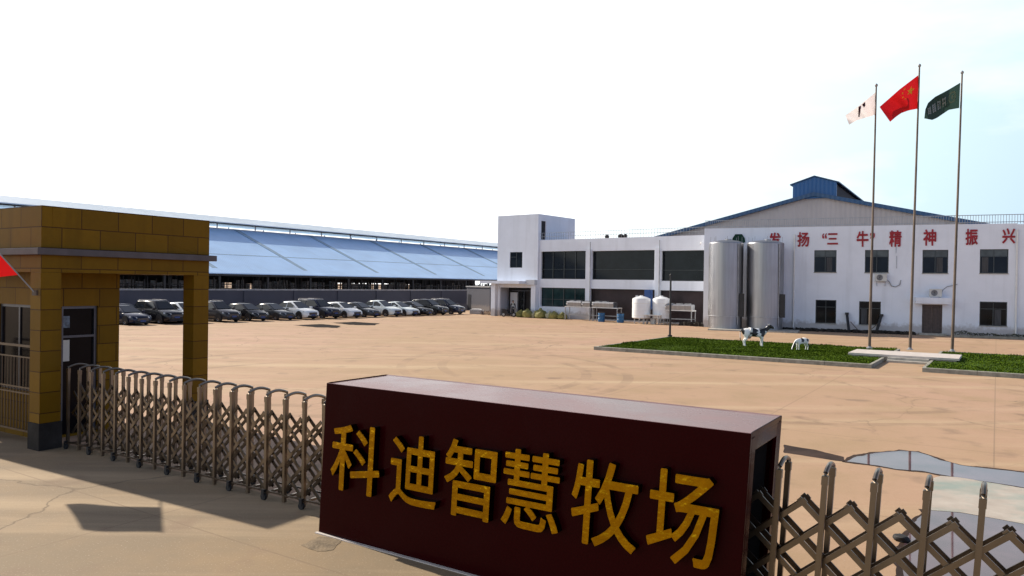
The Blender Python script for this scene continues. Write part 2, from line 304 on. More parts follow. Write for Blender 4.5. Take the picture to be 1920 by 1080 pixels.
# ------------------------------------------------------------------ mesh building
class MB:
    def __init__(s): s.v = []; s.f = []; s.mi = []; s.k = 0
    def add(s, vs, fs):
        o = len(s.v); s.v += [Vector(p) for p in vs]
        for f in fs: s.f.append([i + o for i in f]); s.mi.append(s.k)
        return s
    def box(s, x0, y0, z0, x1, y1, z1):
        vs = [(x, y, z) for z in (z0, z1) for y in (y0, y1) for x in (x0, x1)]
        return s.add(vs, [(0, 2, 3, 1), (4, 5, 7, 6), (0, 1, 5, 4), (2, 6, 7, 3), (0, 4, 6, 2), (1, 3, 7, 5)])
    def bar(s, a, b_, w_, h_=None, up=(0, 0, 1)):          # rectangular bar between two points
        a = Vector(a); b_ = Vector(b_); h_ = h_ or w_; d = (b_ - a).normalized(); up = Vector(up)
        if abs(d.dot(up)) > .98: up = Vector((0, 1, 0))
        r = d.cross(up).normalized() * w_ / 2; u = r.cross(d).normalized() * h_ / 2
        vs = [p + q for p in (a, b_) for q in (-r - u, r - u, r + u, -r + u)]
        return s.add(vs, [(0, 3, 2, 1), (4, 5, 6, 7), (0, 1, 5, 4), (1, 2, 6, 5), (2, 3, 7, 6), (3, 0, 4, 7)])
    def tube(s, pts, rad, n=10, cap=True):
        pts = [Vector(p) for p in pts]; rad = rad if isinstance(rad, (list, tuple)) else [rad] * len(pts)
        vs = []
        for i, p in enumerate(pts):
            d = (pts[min(i + 1, len(pts) - 1)] - pts[max(i - 1, 0)]).normalized()
            up = Vector((0, 0, 1)) if abs(d.z) < .95 else Vector((0, 1, 0))
            r = d.cross(up).normalized(); u = r.cross(d)
            vs += [p + (r * math.cos(2 * math.pi * k / n) + u * math.sin(2 * math.pi * k / n)) * rad[i] for k in range(n)]
        fs = [(i * n + k, i * n + (k + 1) % n, (i + 1) * n + (k + 1) % n, (i + 1) * n + k) for i in range(len(pts) - 1) for k in range(n)]
        if cap: fs += [tuple(range(n))[::-1], tuple((len(pts) - 1) * n + k for k in range(n))]
        return s.add(vs, fs)
    def lathe(s, prof, n=32, c=(0, 0), axis='z'):
        vs = []
        for r_, z in prof:
            for k in range(n):
                a = 2 * math.pi * k / n
                p = (r_ * math.cos(a), r_ * math.sin(a), z)
                if axis == 'y': p = (p[0], p[2], p[1])
                vs.append((p[0] + c[0], p[1] + (c[1] if axis == 'z' else 0), p[2] + (c[1] if axis == 'y' else 0)))
        fs = [(i * n + k, i * n + (k + 1) % n, (i + 1) * n + (k + 1) % n, (i + 1) * n + k) for i in range(len(prof) - 1) for k in range(n)]
        return s.add(vs, fs)
    def prism(s, poly, fn, d0, d1):                       # polygon (u, v) swept from depth d0 to d1, fn(u, v, d) -> point
        n = len(poly); vs = [fn(u, v_, d0) for u, v_ in poly] + [fn(u, v_, d1) for u, v_ in poly]
        return s.add(vs, [tuple(range(n))[::-1], tuple(range(n, 2 * n))] + [(i, (i + 1) % n, n + (i + 1) % n, n + i) for i in range(n)])
    def wall(s, x0, x1, z0, z1, holes, depth, y=0.0):     # front face with openings and their reveals
        xs = sorted({x0, x1, *[h[i] for h in holes for i in (0, 2)]}); zs = sorted({z0, z1, *[h[i] for h in holes for i in (1, 3)]})
        for i in range(len(xs) - 1):
            for j in range(len(zs) - 1):
                cx = (xs[i] + xs[i + 1]) / 2; cz = (zs[j] + zs[j + 1]) / 2
                if any(h[0] < cx < h[2] and h[1] < cz < h[3] for h in holes): continue
                s.add([(xs[i], y, zs[j]), (xs[i + 1], y, zs[j]), (xs[i + 1], y, zs[j + 1]), (xs[i], y, zs[j + 1])], [(0, 1, 2, 3)])
        for a, c, b_, d in holes:
            q = [(a, c), (b_, c), (b_, d), (a, d)]
            for i in range(4):
                p, r = q[i], q[(i + 1) % 4]
                s.add([(p[0], y, p[1]), (p[0], y + depth, p[1]), (r[0], y + depth, r[1]), (r[0], y, r[1])], [(0, 1, 2, 3)])
        return s
    def build(s, name, mats, parent=None, smooth=False, fix=True, bevel=0, xf=None):
        me = bpy.data.meshes.new(name)
        if xf: s.v = [Vector(xf(p)) for p in s.v]
        me.from_pydata([tuple(p) for p in s.v], [], s.f)
        mats = mats if isinstance(mats, (list, tuple)) else [mats]
        for m_ in mats: me.materials.append(M[m_] if isinstance(m_, str) else m_)
        for p, i in zip(me.polygons, s.mi): p.material_index = min(i, len(mats) - 1)
        bm = bmesh.new(); bm.from_mesh(me)
        bmesh.ops.remove_doubles(bm, verts=bm.verts, dist=1e-5)
        if fix: bmesh.ops.recalc_face_normals(bm, faces=bm.faces)
        bm.to_mesh(me); bm.free()
        if smooth:
            for p in me.polygons: p.use_smooth = True
            try: me.set_sharp_from_angle(angle=R(40))
            except Exception: pass
        o = bpy.data.objects.new(name, me); col.objects.link(o)
        if parent: o.parent = parent
        if bevel:
            bv = o.modifiers.new('bevel', 'BEVEL'); bv.width = bevel; bv.segments = 2; bv.limit_method = 'ANGLE'; bv.angle_limit = R(50)
        return o
def tag(o, label, cat, group=None):
    o['label'] = label; o['category'] = cat
    if group: o['group'] = group
    return o
def structure(o): o['kind'] = 'structure'; return o
def thing(name, label, cat, O=(0, 0, 0), ang=0.0, group=None):
    e = bpy.data.objects.new(name, None); col.objects.link(e)
    e.location = (O[0], O[1], O[2] if len(O) > 2 else 0); e.rotation_euler.z = -R(ang); e.empty_display_size = .2
    return tag(e, label, cat, group)
def inst(src, name, parent, loc=(0, 0, 0), rot=(0, 0, 0)):
    o = src.copy(); o.name = name; col.objects.link(o); o.parent = parent; o.location = loc; o.rotation_euler = rot
    return o
def glyph(ch, bold=.02):
    c = bpy.data.curves.new('lettering', 'FONT'); c.body = ch; c.size = 1; c.offset = bold; c.resolution_u = 3
    o = bpy.data.objects.new('lettering', c); col.objects.link(o)
    bpy.context.view_layer.update()
    me = bpy.data.meshes.new_from_object(o.evaluated_get(bpy.context.evaluated_depsgraph_get()))
    bpy.data.objects.remove(o); bpy.data.curves.remove(c)
    vs = [(p.co.x, p.co.y) for p in me.vertices]; fs = [tuple(p.vertices) for p in me.polygons]
    x0 = min(p[0] for p in vs); x1 = max(p[0] for p in vs); y0 = min(p[1] for p in vs); y1 = max(p[1] for p in vs)
    vs = [((p[0] - x0) / (x1 - x0), (p[1] - y0) / (y1 - y0)) for p in vs]
    bpy.data.meshes.remove(me)
    return vs, fs
def raised(ch, fn, d, bold=.016):                         # lettering mesh: glyph on fn(u, v, depth), thickened and raised by d
    vs, fs = glyph(ch, 0)
    out = MB()
    for i, (sx, sy) in enumerate(((0, 0), (1, 0), (-1, 0), (0, 1), (0, -1), (.7, .7), (-.7, -.7), (.7, -.7), (-.7, .7))):
        bm = bmesh.new(); bv = [bm.verts.new((u + sx * bold, v_ + sy * bold, 0)) for u, v_ in vs]
        for f in fs:
            try: bm.faces.new([bv[k] for k in f])
            except ValueError: pass
        bmesh.ops.remove_doubles(bm, verts=bm.verts, dist=1e-5)
        r_ = bmesh.ops.extrude_face_region(bm, geom=bm.faces[:])
        for e in r_['geom']:
            if isinstance(e, bmesh.types.BMVert): e.co.z = 1
        bm.verts.index_update(); bm.normal_update(); k0 = len(out.mi)
        out.add([fn(p.co.x, p.co.y, p.co.z * (d - .0006 * i)) for p in bm.verts], [[q.index for q in f.verts] for f in bm.faces])
        out.mi[k0:] = [0 if abs(f.normal.z) > .5 else 1 for f in bm.faces]; bm.free()
    return out

# ------------------------------------------------------------------ setting: ground
gm = MB(); gm.add([(-900, -300, 0), (900, -300, 0), (900, 1500, 0), (-900, 1500, 0)], [(0, 1, 2, 3)])
structure(gm.build('ground', 'ground'))
_a, _b = axes(33.0); _o = Vector((-2.65, 10.39, 0)) + _b * .82
fm_ = MB(); fm_.add([tuple(_o + _a * x + _b * y + Vector((0, 0, .003))) for x, y in ((-60, -60), (60, -60), (60, 0), (-60, 0))], [(0, 1, 2, 3)])
structure(fm_.build('forecourt', 'forecourt'))
def sheet(name, pts, z, m_, wob=0, kind=True):
    P = [G(x, y) for x, y in pts]
    if wob:
        Q = []
        for i, p in enumerate(P):
            q = P[(i + 1) % len(P)]
            for k in range(8):
                s_ = p.lerp(q, k / 8); s_ += noise.noise_vector(s_ * 2.3) * wob + noise.noise_vector(s_ * 9) * wob * .45; s_.z = 0; Q.append(s_)
        P = Q
    mb = MB(); mb.add([(p.x, p.y, z) for p in P], [tuple(range(len(P)))])
    o = mb.build(name, m_)
    return structure(o) if kind else o
def puddle(pts, wob):
    c_ = sum((G(*p) for p in pts), Vector()) / len(pts)
    P = [G(*p) for p in pts]; n_ = len(P); out = []
    for k, p in enumerate(P):
        d_ = (P[(k + 1) % n_] - P[k - 1]).normalized(); nn = Vector((d_.y, -d_.x, 0))
        if nn.dot(p - c_) < 0 and k not in (): nn = -nn
        out.append(p + nn * .10)
    mb = MB(); Q = []
    for k, p in enumerate(out):
        q = out[(k + 1) % n_]
        for r_ in range(8):
            s_ = p.lerp(q, r_ / 8); s_ += noise.noise_vector(s_ * 3.1) * .09 + noise.noise_vector(s_ * 11) * .03; Q.append((s_.x, s_.y, .004))
    mb.add(Q, [tuple(range(len(Q)))]); structure(mb.build('damp_edge', 'mud'))
    sheet('puddle', pts, .008, 'water', wob)
puddle([(1588, 866), (1606, 856), (1640, 850), (1690, 845), (1722, 848), (1745, 856), (1765, 864), (1800, 873), (1860, 880), (1925, 887), (2060, 900),
        (2060, 950), (1925, 916), (1860, 905), (1795, 896), (1730, 884), (1680, 880), (1640, 872)], .05)
puddle([(1738, 958), (1800, 962), (1925, 985), (2060, 1010), (2000, 1180), (1760, 1180), (1700, 1110), (1688, 1040), (1712, 985)], .05)
sheet('puddle_reflection', [(550, 610), (600, 607.5), (640, 611), (634, 615), (590, 613.5)], .004, 'dark_blot', .25)  # puddles by the cars, their dark reflection painted as matte sheets
sheet('puddle_reflection', [(622, 605), (665, 603.5), (712, 606.5), (702, 610), (655, 609)], .004, 'dark_blot', .25)
sheet('mud_strip', [(1470, 834), (1530, 844), (1582, 857), (1584, 866), (1566, 864), (1500, 853), (1470, 849)], .004, 'mud', .03)
sheet('cement_patch', [(1738, 900), (1765, 893), (1800, 896), (1860, 906), (1925, 917), (2060, 951), (2060, 1008), (1925, 984), (1800, 961), (1738, 957)], .0065, 'pale', .03)
sheet('cement_patch', [(566, 1022), (600, 1005), (642, 1012), (624, 1031), (590, 1036)], .007, 'patch', .06)

# ------------------------------------------------------------------ maroon sign block
SO, SA = (-2.65, 10.39), 33.0
lean = .058
shear = lambda p: (p[0] + lean * p[2], p[1], p[2])
SL, SD, SH = 5.80, 1.24, 2.10
sign = thing('sign_block', 'long polished maroon stone block sign with raised gold lettering by the gate', 'sign', SO, SA)
mb = MB()
mb.box(0, 0, 0, SL, .06, SH); mb.box(0, SD - .06, 0, SL, SD, SH); mb.box(0, .06, SH - .06, SL, SD - .06, SH)
for x0 in (0, SL - .05):
    mb.box(x0, .06, 0, x0 + .05, .19, SH - .06); mb.box(x0, SD - .19, 0, x0 + .05, SD - .06, SH - .06); mb.box(x0, .19, SH - .20, x0 + .05, SD - .19, SH - .06)
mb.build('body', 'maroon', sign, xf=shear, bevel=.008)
mb = MB(); mb.box(.12, .065, .004, SL - .12, .075, SH - .07); mb.box(.12, SD - .075, .004, SL - .12, SD - .065, SH - .07); mb.build('lining', 'dark', sign, xf=shear)
mb = MB(); mb.box(-.02, -.05, 0, SL + .02, -.002, .016); mb.build('plinth', 'step', sign)
for ch, (a, c, b_, d) in zip('科迪智慧牧场', ((632, 790, 722, 930), (742, 810, 829, 954), (843, 820, 938, 977), (952, 838, 1058, 1000), (1080, 857, 1203, 1034), (1222, 874, 1352, 1066))):
    mx, mz = (a + b_) / 2, (c + d) / 2
    # the lettering stands on the sloping perspective: take left / right from the middle row, top / bottom from the middle column
    xl, zl = on_front(SO, SA, a, mz); xr, zr = on_front(SO, SA, b_, mz)
    _, zt = on_front(SO, SA, mx, c + (b_ - a) * .06); _, zb = on_front(SO, SA, mx, d - (b_ - a) * .10)
    xl -= lean * zl; xr -= lean * zr
    fn = lambda u, v_, dd: shear((xl + (xr - xl) * u, -.004 - dd, zb + (zt - zb) * v_))
    raised(ch, fn, .10, .011).build('character', ['gold', 'gold_side'], sign)

# ------------------------------------------------------------------ folding gates
def hoop_mb():
    mb = MB(); h = 1.70
    for y in (0.0, .40): mb.box(-.026, y - .024, .06 if y else .03, .026, y + .024, h - .05)
    pts = []
    for k in range(9):
        u = k / 8; pts.append((0, u * .40, h - .05 + .075 * math.sin(math.pi * (.12 + .76 * u))))
    mb.tube([(0, 0, h - .055)] + pts + [(0, .40, h - .055)], .024, 8)
    for y in (0.0, .40): mb.box(-.031, y - .029, h - .14, .031, y + .029, h - .055)
    mb.box(-.018, .03, .09, .018, .37, .125)
    return mb
def folding_gate(label, xs, sh, grp):
    g = thing('folding_gate', label, 'gate', SO, SA, grp)
    xf = (lambda p: (p[0] + lean * p[2], p[1], p[2])) if sh else None
    src = None
    for k, x in enumerate(xs):
        if src is None: src = hoop_mb().build('post_frame', 'gate', g, smooth=True, xf=xf); src.location = (x, .62, 0)
        else: inst(src, 'post_frame', g, (x, .62, 0))
    # scissor bars
    half = (xs[1] - xs[0]) / 2 if len(xs) > 1 else .22
    z1, dz = 1.32, .195
    for y, m_ in ((.735, 'gate'), (.905, 'gate_dark')):
        bars = {}
        for s_ in (1, -1):
            n_ = 6
            mb = MB(); e = Vector((s_ * half * n_, 0, -dz * n_)); dd = e.normalized()
            mb.bar(-dd * .05, e + dd * .05, .012, .042, up=(0, 1, 0) if False else (0, 0, 1))
            bars[s_] = mb
        lo, hi = xs[0] - abs(half) * .2, xs[-1]
        lo, hi = min(lo, hi) - .02, max(xs[0], xs[-1]) + .02
        for s_ in (1, -1):
            o = None
            for x in [q + half for q in xs] + [xs[0] - half * (2 * i + 1) for i in range(3)] + [xs[-1] + half * (2 * i + 3) for i in range(3)]:
                # clip the bar to the gate's length
                n0, n1 = 0, 6
                while n0 < 6 and not lo - .1 <= x + s_ * half * n0 <= hi + .1: n0 += 1
                while n1 > n0 and not lo - .1 <= x + s_ * half * n1 <= hi + .1: n1 -= 1
                if n1 - n0 < 2: continue
                yy = y + s_ * .012
                A = Vector((x + s_ * half * n0, yy, z1 - dz * n0)); B_ = Vector((x + s_ * half * n1, yy, z1 - dz * n1)); d_ = (B_ - A).normalized()
                MB().bar(A - d_ * .05, B_ + d_ * .05, .016, .054).build('lattice_bar', m_, g, xf=xf)
    wsrc = None
    for k, x in enumerate(xs):
        if k % 2: continue
        for y in (.58, 1.06):
            if wsrc is None:
                mb = MB(); mb.tube([(0, -.02, .055), (0, .02, .055)], .055, 14); mb.k = 1; mb.box(-.03, -.028, .06, .03, -.022, .17); mb.box(-.03, .022, .06, .03, .028, .17); mb.box(-.03, -.022, .125, .03, .022, .17)
                wsrc = mb.build('caster_wheel', ['rubber', 'black_metal'], g, smooth=True); wsrc.location = (x, y, 0)
            else: inst(wsrc, 'caster_wheel', g, (x, y, 0))
    for y in (.60, 1.04):
        mb = MB(); mb.box(min(xs), y - .012, .135, max(xs), y + .012, .16); mb.build('bottom_rail', 'gate_dark', g, xf=xf)
    return g
folding_gate('bronze folding gate in the gatehouse shadow, left of the maroon sign block', [-8.05 + .44 * k for k in range(18)], False, None)
folding_gate('bronze folding gate coming out of the right end of the maroon sign block', [5.07 + .44 * k for k in range(10)], True, None)

# ------------------------------------------------------------------ gatehouse
GO, GA = (-9.49, 15.04), 31.0
gh = thing('gatehouse', 'ochre clad gatehouse with flat canopy on square pillars', 'gatehouse', GO, GA)
GL, GW = 3.92, 7.0
for (x, y) in ((-.40, 0), (-.40, 3.50), (-6.6, 0), (-6.6, 3.5)):
    MB().box(x, y, .55, x + .40, y + .40 if y < 1 else y + .42, 3.61).build('pillar', 'pillar', gh, bevel=.006)
    MB().box(x - .02, y - .02, 0, x + .42, y + .44, .55).build('pillar_base', 'plinth', gh, bevel=.006)
mb = MB(); mb.box(-GW, 0, 3.612, 0, .42, 3.96); mb.box(-GW, GL - .42, 3.612, 0, GL, 3.96); mb.box(-.42, .42, 3.612, 0, GL - .42, 3.96); mb.box(-GW, .42, 3.612, -GW + .42, GL - .42, 3.96)
mb.build('beam', 'tile', gh)
MB().box(-GW + .42, .42, 3.85, -.42, GL - .42, 3.958).build('ceiling', 'cornice', gh)
MB().box(-GW - .13, -.13, 3.962, .13, GL + .13, 4.10).build('cornice', 'cornice', gh, bevel=.01)
mb = MB(); mb.box(-GW, 0, 4.102, 0, .22, 4.96); mb.box(-GW, GL - .22, 4.102, 0, GL, 4.96); mb.box(-.22, .22, 4.102, 0, GL - .22, 4.96); mb.box(-GW, .22, 4.102, -GW + .22, GL - .22, 4.96); mb.box(-GW + .22, .22, 4.102, -.22, GL - .22, 4.5)
mb.build('parapet', 'tile', gh, bevel=.004)
# booth under the canopy
bx, by0, by1 = -.95, .55, 2.22
mb = MB()
swap = lambda p: (bx - p[1], p[0], p[2])
mb.wall(by0, by1, 0, 3.61, [(.92, .05, 1.72, 2.88)], .12); mb.v = [Vector(swap(p)) for p in mb.v]
m2 = MB(); m2.wall(-6.2, bx, 0, 3.61, [(-2.9, 1.0, -1.25, 2.9), (-5.6, 1.0, -3.6, 2.9)], .12, by0); o_ = len(mb.v); mb.v += m2.v; mb.f += [[i + o_ for i in f] for f in m2.f]; mb.mi += m2.mi
mb.add([(-6.2, by1, 0), (bx, by1, 0), (bx, by1, 3.61), (-6.2, by1, 3.61)], [(0, 1, 2, 3)]); mb.add([(-6.2, by0, 0), (-6.2, by1, 0), (-6.2, by1, 3.61), (-6.2, by0, 3.61)], [(0, 1, 2, 3)])
mb.build('booth_wall', 'tile', gh, fix=False)
d = MB(); x_ = bx - .10
for (a, c, b_, e) in ((.92, .05, .98, 2.88), (1.66, .05, 1.72, 2.88), (.98, 2.82, 1.66, 2.88), (.98, 2.18, 1.66, 2.23)): d.box(x_ - .03, a, c, x_ + .05, b_, e)
dr = d.build('door', 'alu', gh)
MB().box(x_ - .025, .98, 2.23, x_ - .005, 1.66, 2.82).build('transom_pane', 'booth_glass', dr)
MB().box(x_ - .025, .98, .05, x_ - .005, 1.66, 2.18).build('pane', 'booth_glass', dr)
h = MB(); h.bar((x_ + .03, 1.60, 1.0), (x_ + .03, 1.60, 1.25), .03); h.build('handle', 'alu', dr)
MB().box(x_ + .000, .985, 1.66, x_ + .006, 1.14, 2.13).build('notice', 'paper', gh)['label'] = 'pale paper notice pasted on the dark door glass'
MB().box(x_ + .000, .99, 2.40, x_ + .006, 1.14, 2.66).build('small_sign', 'bluesign', gh)
for (a, b_) in ((-2.9, -1.25), (-5.6, -3.6)):
    f = MB()
    for q in ((a, .6, 1.0, a + .06, .66, 2.9), (b_ - .06, .6, 1.0, b_, .66, 2.9), (a + .06, .6, 2.84, b_ - .06, .66, 2.9), (a + .06, .6, 1.0, b_ - .06, .66, 1.06), ((a + b_) / 2 - .03, .6, 1.06, (a + b_) / 2 + .03, .66, 2.84)): f.box(*q)
    wn = f.build('window', 'alu', gh)
    MB().box(a + .06, .625, 1.06, b_ - .06, .64, 2.84).build('pane', 'booth_glass', wn)
    MB().box(a + .2, .70, 1.1, a + .75, .72, 2.2).build('curtain', 'curtain', wn)

# side gate beside the pillar
sg = thing('railing_gate', 'bronze bar railing gate left of the ochre gatehouse pillar', 'gate', GO, GA)
for (z, th) in ((2.06, .05), (1.82, .03), (1.18, .03), (1.06, .03), (.27, .04)):
    MB().bar((-3.2, .20, z), (-.41, .20, z), th, th).build('rail', 'gate_dark', sg)
for x in (-.56, -2.1, -3.2): MB().box(x - .03, .17, .02, x + .03, .23, 2.03).build('post', 'gate_dark', sg)
src = None
for k in range(20):
    x = -.68 - .125 * k
    if min(abs(x + 2.1), abs(x + 3.2)) < .05: continue
    if src is None: src = MB().tube([(0, .20, .29), (0, .20, 1.80)], .013, 8).build('bar', 'gate_dark', sg, smooth=True); src.location = (x, 0, 0)
    else: inst(src, 'bar', sg, (x, 0, 0))

# ------------------------------------------------------------------ flags
def coons(top, bot, n=22, m_=12):                         # two pixel polylines, hoist first; returns f(u, v)
    def along(poly, u):
        L = [0]
        for i in range(len(poly) - 1): L.append(L[-1] + math.dist(poly[i], poly[i + 1]))
        s_ = u * L[-1]
        for i in range(len(poly) - 1):
            if s_ <= L[i + 1] + 1e-9:
                k = (s_ - L[i]) / (L[i + 1] - L[i]); return (poly[i][0] + (poly[i + 1][0] - poly[i][0]) * k, poly[i][1] + (poly[i + 1][1] - poly[i][1]) * k)
        return poly[-1]
    return lambda u, v_: tuple(a + (b_ - a) * v_ for a, b_ in zip(along(top, u), along(bot, u)))
def grid_mesh(fn, us, vs_):
    nu, nv = len(us), len(vs_)
    return [fn(u, v_) for u in us for v_ in vs_], [(i * nv + j, (i + 1) * nv + j, (i + 1) * nv + j + 1, i * nv + j + 1) for i in range(nu - 1) for j in range(nv - 1)]
def flag_surface(top, bot, D, amp, ph):
    px = coons(top, bot)
    def f(u, v_, off=0.0):
        x, y = px(u, v_)
        dd = D + amp * math.sin(u * 7.5 + v_ * 2.2 + ph) * u ** .6 - u * .55 + off + .05 * math.sin(u * 17 + v_ * 6 + ph)
        return at(x, y, dd)
    return f
PO = None
def pole(base_px, top_px, label):
    b0 = G(*base_px); D = b0.y
    t0 = at(top_px[0], top_px[1], D)
    e = thing('flagpole', label, 'flagpole', (b0.x, b0.y, .32), 0, 'flagpoles on the pale platform')
    zt = t0.z - .32
    dx = t0.x - b0.x
    MB().tube([(dx * k / 6, 0, zt * k / 6) for k in range(7)], [.075 - .035 * k / 6 for k in range(7)], 12).build('pole', 'rust', e, smooth=True)
    MB().lathe([(.005, zt - .02), (.06, zt + .02), (.085, zt + .09), (.06, zt + .15), (.004, zt + .19)], 12, (dx, 0)).build('finial', 'grey_metal', e, smooth=True)
    MB().lathe([(.16, 0), (.16, .03), (.09, .05), (.085, .12)], 16).build('base_flange', 'grey_metal', e, smooth=True)
    return D
def flag(label, m_, top, bot, D, amp, ph):
    f = flag_surface(top, bot, D, amp, ph)
    us = [i / 30 for i in range(31)]; vs_ = [j / 16 for j in range(17)]
    e = bpy.data.objects.new('flag', None); col.objects.link(e); e.location = f(0, .5); tag(e, label, 'flag', None)
    O = Vector(e.location)
    v_, fc = grid_mesh(lambda u, w_: Vector(f(u, w_)) - O, us, vs_)
    mb = MB(); mb.add(v_, fc); o = mb.build('cloth', m_, e, smooth=True, fix=False)
    return e, f, O
def print_on(e, f, O, polys, name, m_, sub=3):
    for off in (-.012, .012):
        mb = MB()
        for poly in polys:
            c0 = (sum(p[0] for p in poly) / len(poly), sum(p[1] for p in poly) / len(poly))
            P = []
            for i, p in enumerate(poly):
                q = poly[(i + 1) % len(poly)]
                for k in range(sub): P.append((p[0] + (q[0] - p[0]) * k / sub, p[1] + (q[1] - p[1]) * k / sub))
            rings = [[(c0[0] + (p[0] - c0[0]) * s_, c0[1] + (p[1] - c0[1]) * s_) for p in P] for s_ in (.35, .7, 1)]
            n_ = len(P); vv = [f(*c0, off) - O] + [f(*p, off) - O for r_ in rings for p in r_]
            fs = [(0, 1 + i, 1 + (i + 1) % n_) for i in range(n_)] + [(1 + r_ * n_ + i, 1 + r_ * n_ + (i + 1) % n_, 1 + (r_ + 1) * n_ + (i + 1) % n_, 1 + (r_ + 1) * n_ + i) for r_ in range(2) for i in range(n_)]
            mb.add(vv, fs)
        mb.build(name, m_, e, fix=False)
def star(cx, cy, r_, asp, rot=0):
    return [(cx + (r_ if k % 2 == 0 else r_ * .40) * math.cos(math.pi / 2 + rot + k * math.pi / 5) * asp, cy - (r_ if k % 2 == 0 else r_ * .40) * math.sin(math.pi / 2 + rot + k * math.pi / 5)) for k in range(10)]
D1 = pole((1630, 664), (1643, 163), 'rusty flagpole holding the white flag, nearest the cow statues')
D2 = pole((1706, 667), (1724, 126), 'tallest rusty flagpole in the middle, holding the red flag with star')
D3 = pole((1785, 670), (1804, 139), 'rusty flagpole holding the dark green flag, farthest from the cow statues')
e, f, O = flag('small white flag with dark mark flying from a flagpole', 'flag_white', [(1641.7, 173), (1612, 197), (1600, 206), (1585, 216)], [(1640, 215.5), (1622, 221), (1606, 226), (1592, 234)], D1, .22, .4)
print_on(e, f, O, [[(.50, .10), (.58, .06), (.61, .78), (.57, .80)], [(.36, .06), (.46, .10), (.40, .34), (.355, .30)]], 'printed_mark', 'flag_mark')
e, f, O = flag('bright red national flag with gold star flying from the tallest flagpole', 'flag_red', [(1723, 140), (1703, 155), (1686, 168), (1668, 184), (1649, 200.5)], [(1719.8, 204), (1704, 207), (1690, 212), (1680, 219), (1669, 228.5)], D2, .26, 1.3)
print_on(e, f, O, [star(.21, .34, .155, .72, .3)], 'star', 'flag_gold', 2)
print_on(e, f, O, [star(x, y, .045, .72, .6) for x, y in ((.36, .13), (.42, .24), (.42, .40), (.36, .52))], 'small_star', 'flag_gold', 1)
e, f, O = flag('dark green company flag with pale emblem flying from a flagpole', 'flag_green', [(1800.5, 155), (1777.4, 168.7), (1753, 181.7), (1740, 193), (1735, 205)], [(1798.5, 202.5), (1779, 206), (1757, 221), (1748, 225), (1733, 222)], D3, .20, 2.2)
ringp = [(.20 + .088 * math.cos(a) * (1 + .16 * abs(math.sin(2 * a))), .45 + .25 * math.sin(a) * (1 + .16 * abs(math.sin(2 * a)))) for a in [k * math.pi / 8 for k in range(16)]]
quads = []
for k in range(16):
    p, q = ringp[k], ringp[(k + 1) % 16]; s_ = lambda z: (.20 + (z[0] - .20) * .72, .45 + (z[1] - .45) * .72)
    quads.append([p, q, s_(q), s_(p)])
print_on(e, f, O, quads + [[(.17, .36), (.22, .34), (.22, .52), (.17, .56)]], 'emblem', 'flag_lime', 1)
chars = []
for cx in (.42, .56, .70, .84):
    for k in range(4):
        if cx == .42 and k in (1, 3): continue
        chars.append([(cx - .048, .30 + .10 * k), (cx + .048, .30 + .10 * k), (cx + .048, .355 + .10 * k), (cx - .048, .355 + .10 * k)])
    for sx in (-.035, .03):
        chars.append([(cx + sx - .012, .27), (cx + sx + .012, .27), (cx + sx + .012, .68), (cx + sx - .012, .68)])
print_on(e, f, O, chars, 'lettering', 'flag_pale', 1)
# gatehouse flag on its slanting stick
pb, pt = Vector((-9.58, 14.98, 3.2)), Vector((-9.98, 14.16, 4.22))
e = thing('hand_flag', 'red flag on a slanting stick fixed to the gatehouse pillar', 'flag', tuple(pb), 0)
MB().tube([(0, 0, 0), tuple(pt - pb)], .013, 8).build('pole', 'grey_metal', e, smooth=True)
MB().box(-.04, -.02, -.06, .04, .06, .05).build('bracket', 'rust', e)
fly = Vector((-1.28, -.10, -.10))
def hf(u, v_):
    p = (pt - pb) * (.34 + .64 * (1 - v_)); q = p + fly * u * (.80 + .22 * v_); q.z += .05 * math.sin(u * 6 + v_) * u - .10 * u * v_; q.y += .06 * math.sin(u * 7 + v_ * 2) * u
    return q
vv, fc = grid_mesh(hf, [i / 16 for i in range(17)], [j / 10 for j in range(11)]); mb = MB(); mb.add(vv, fc); mb.build('cloth', 'flag_red', e, smooth=True, fix=False)

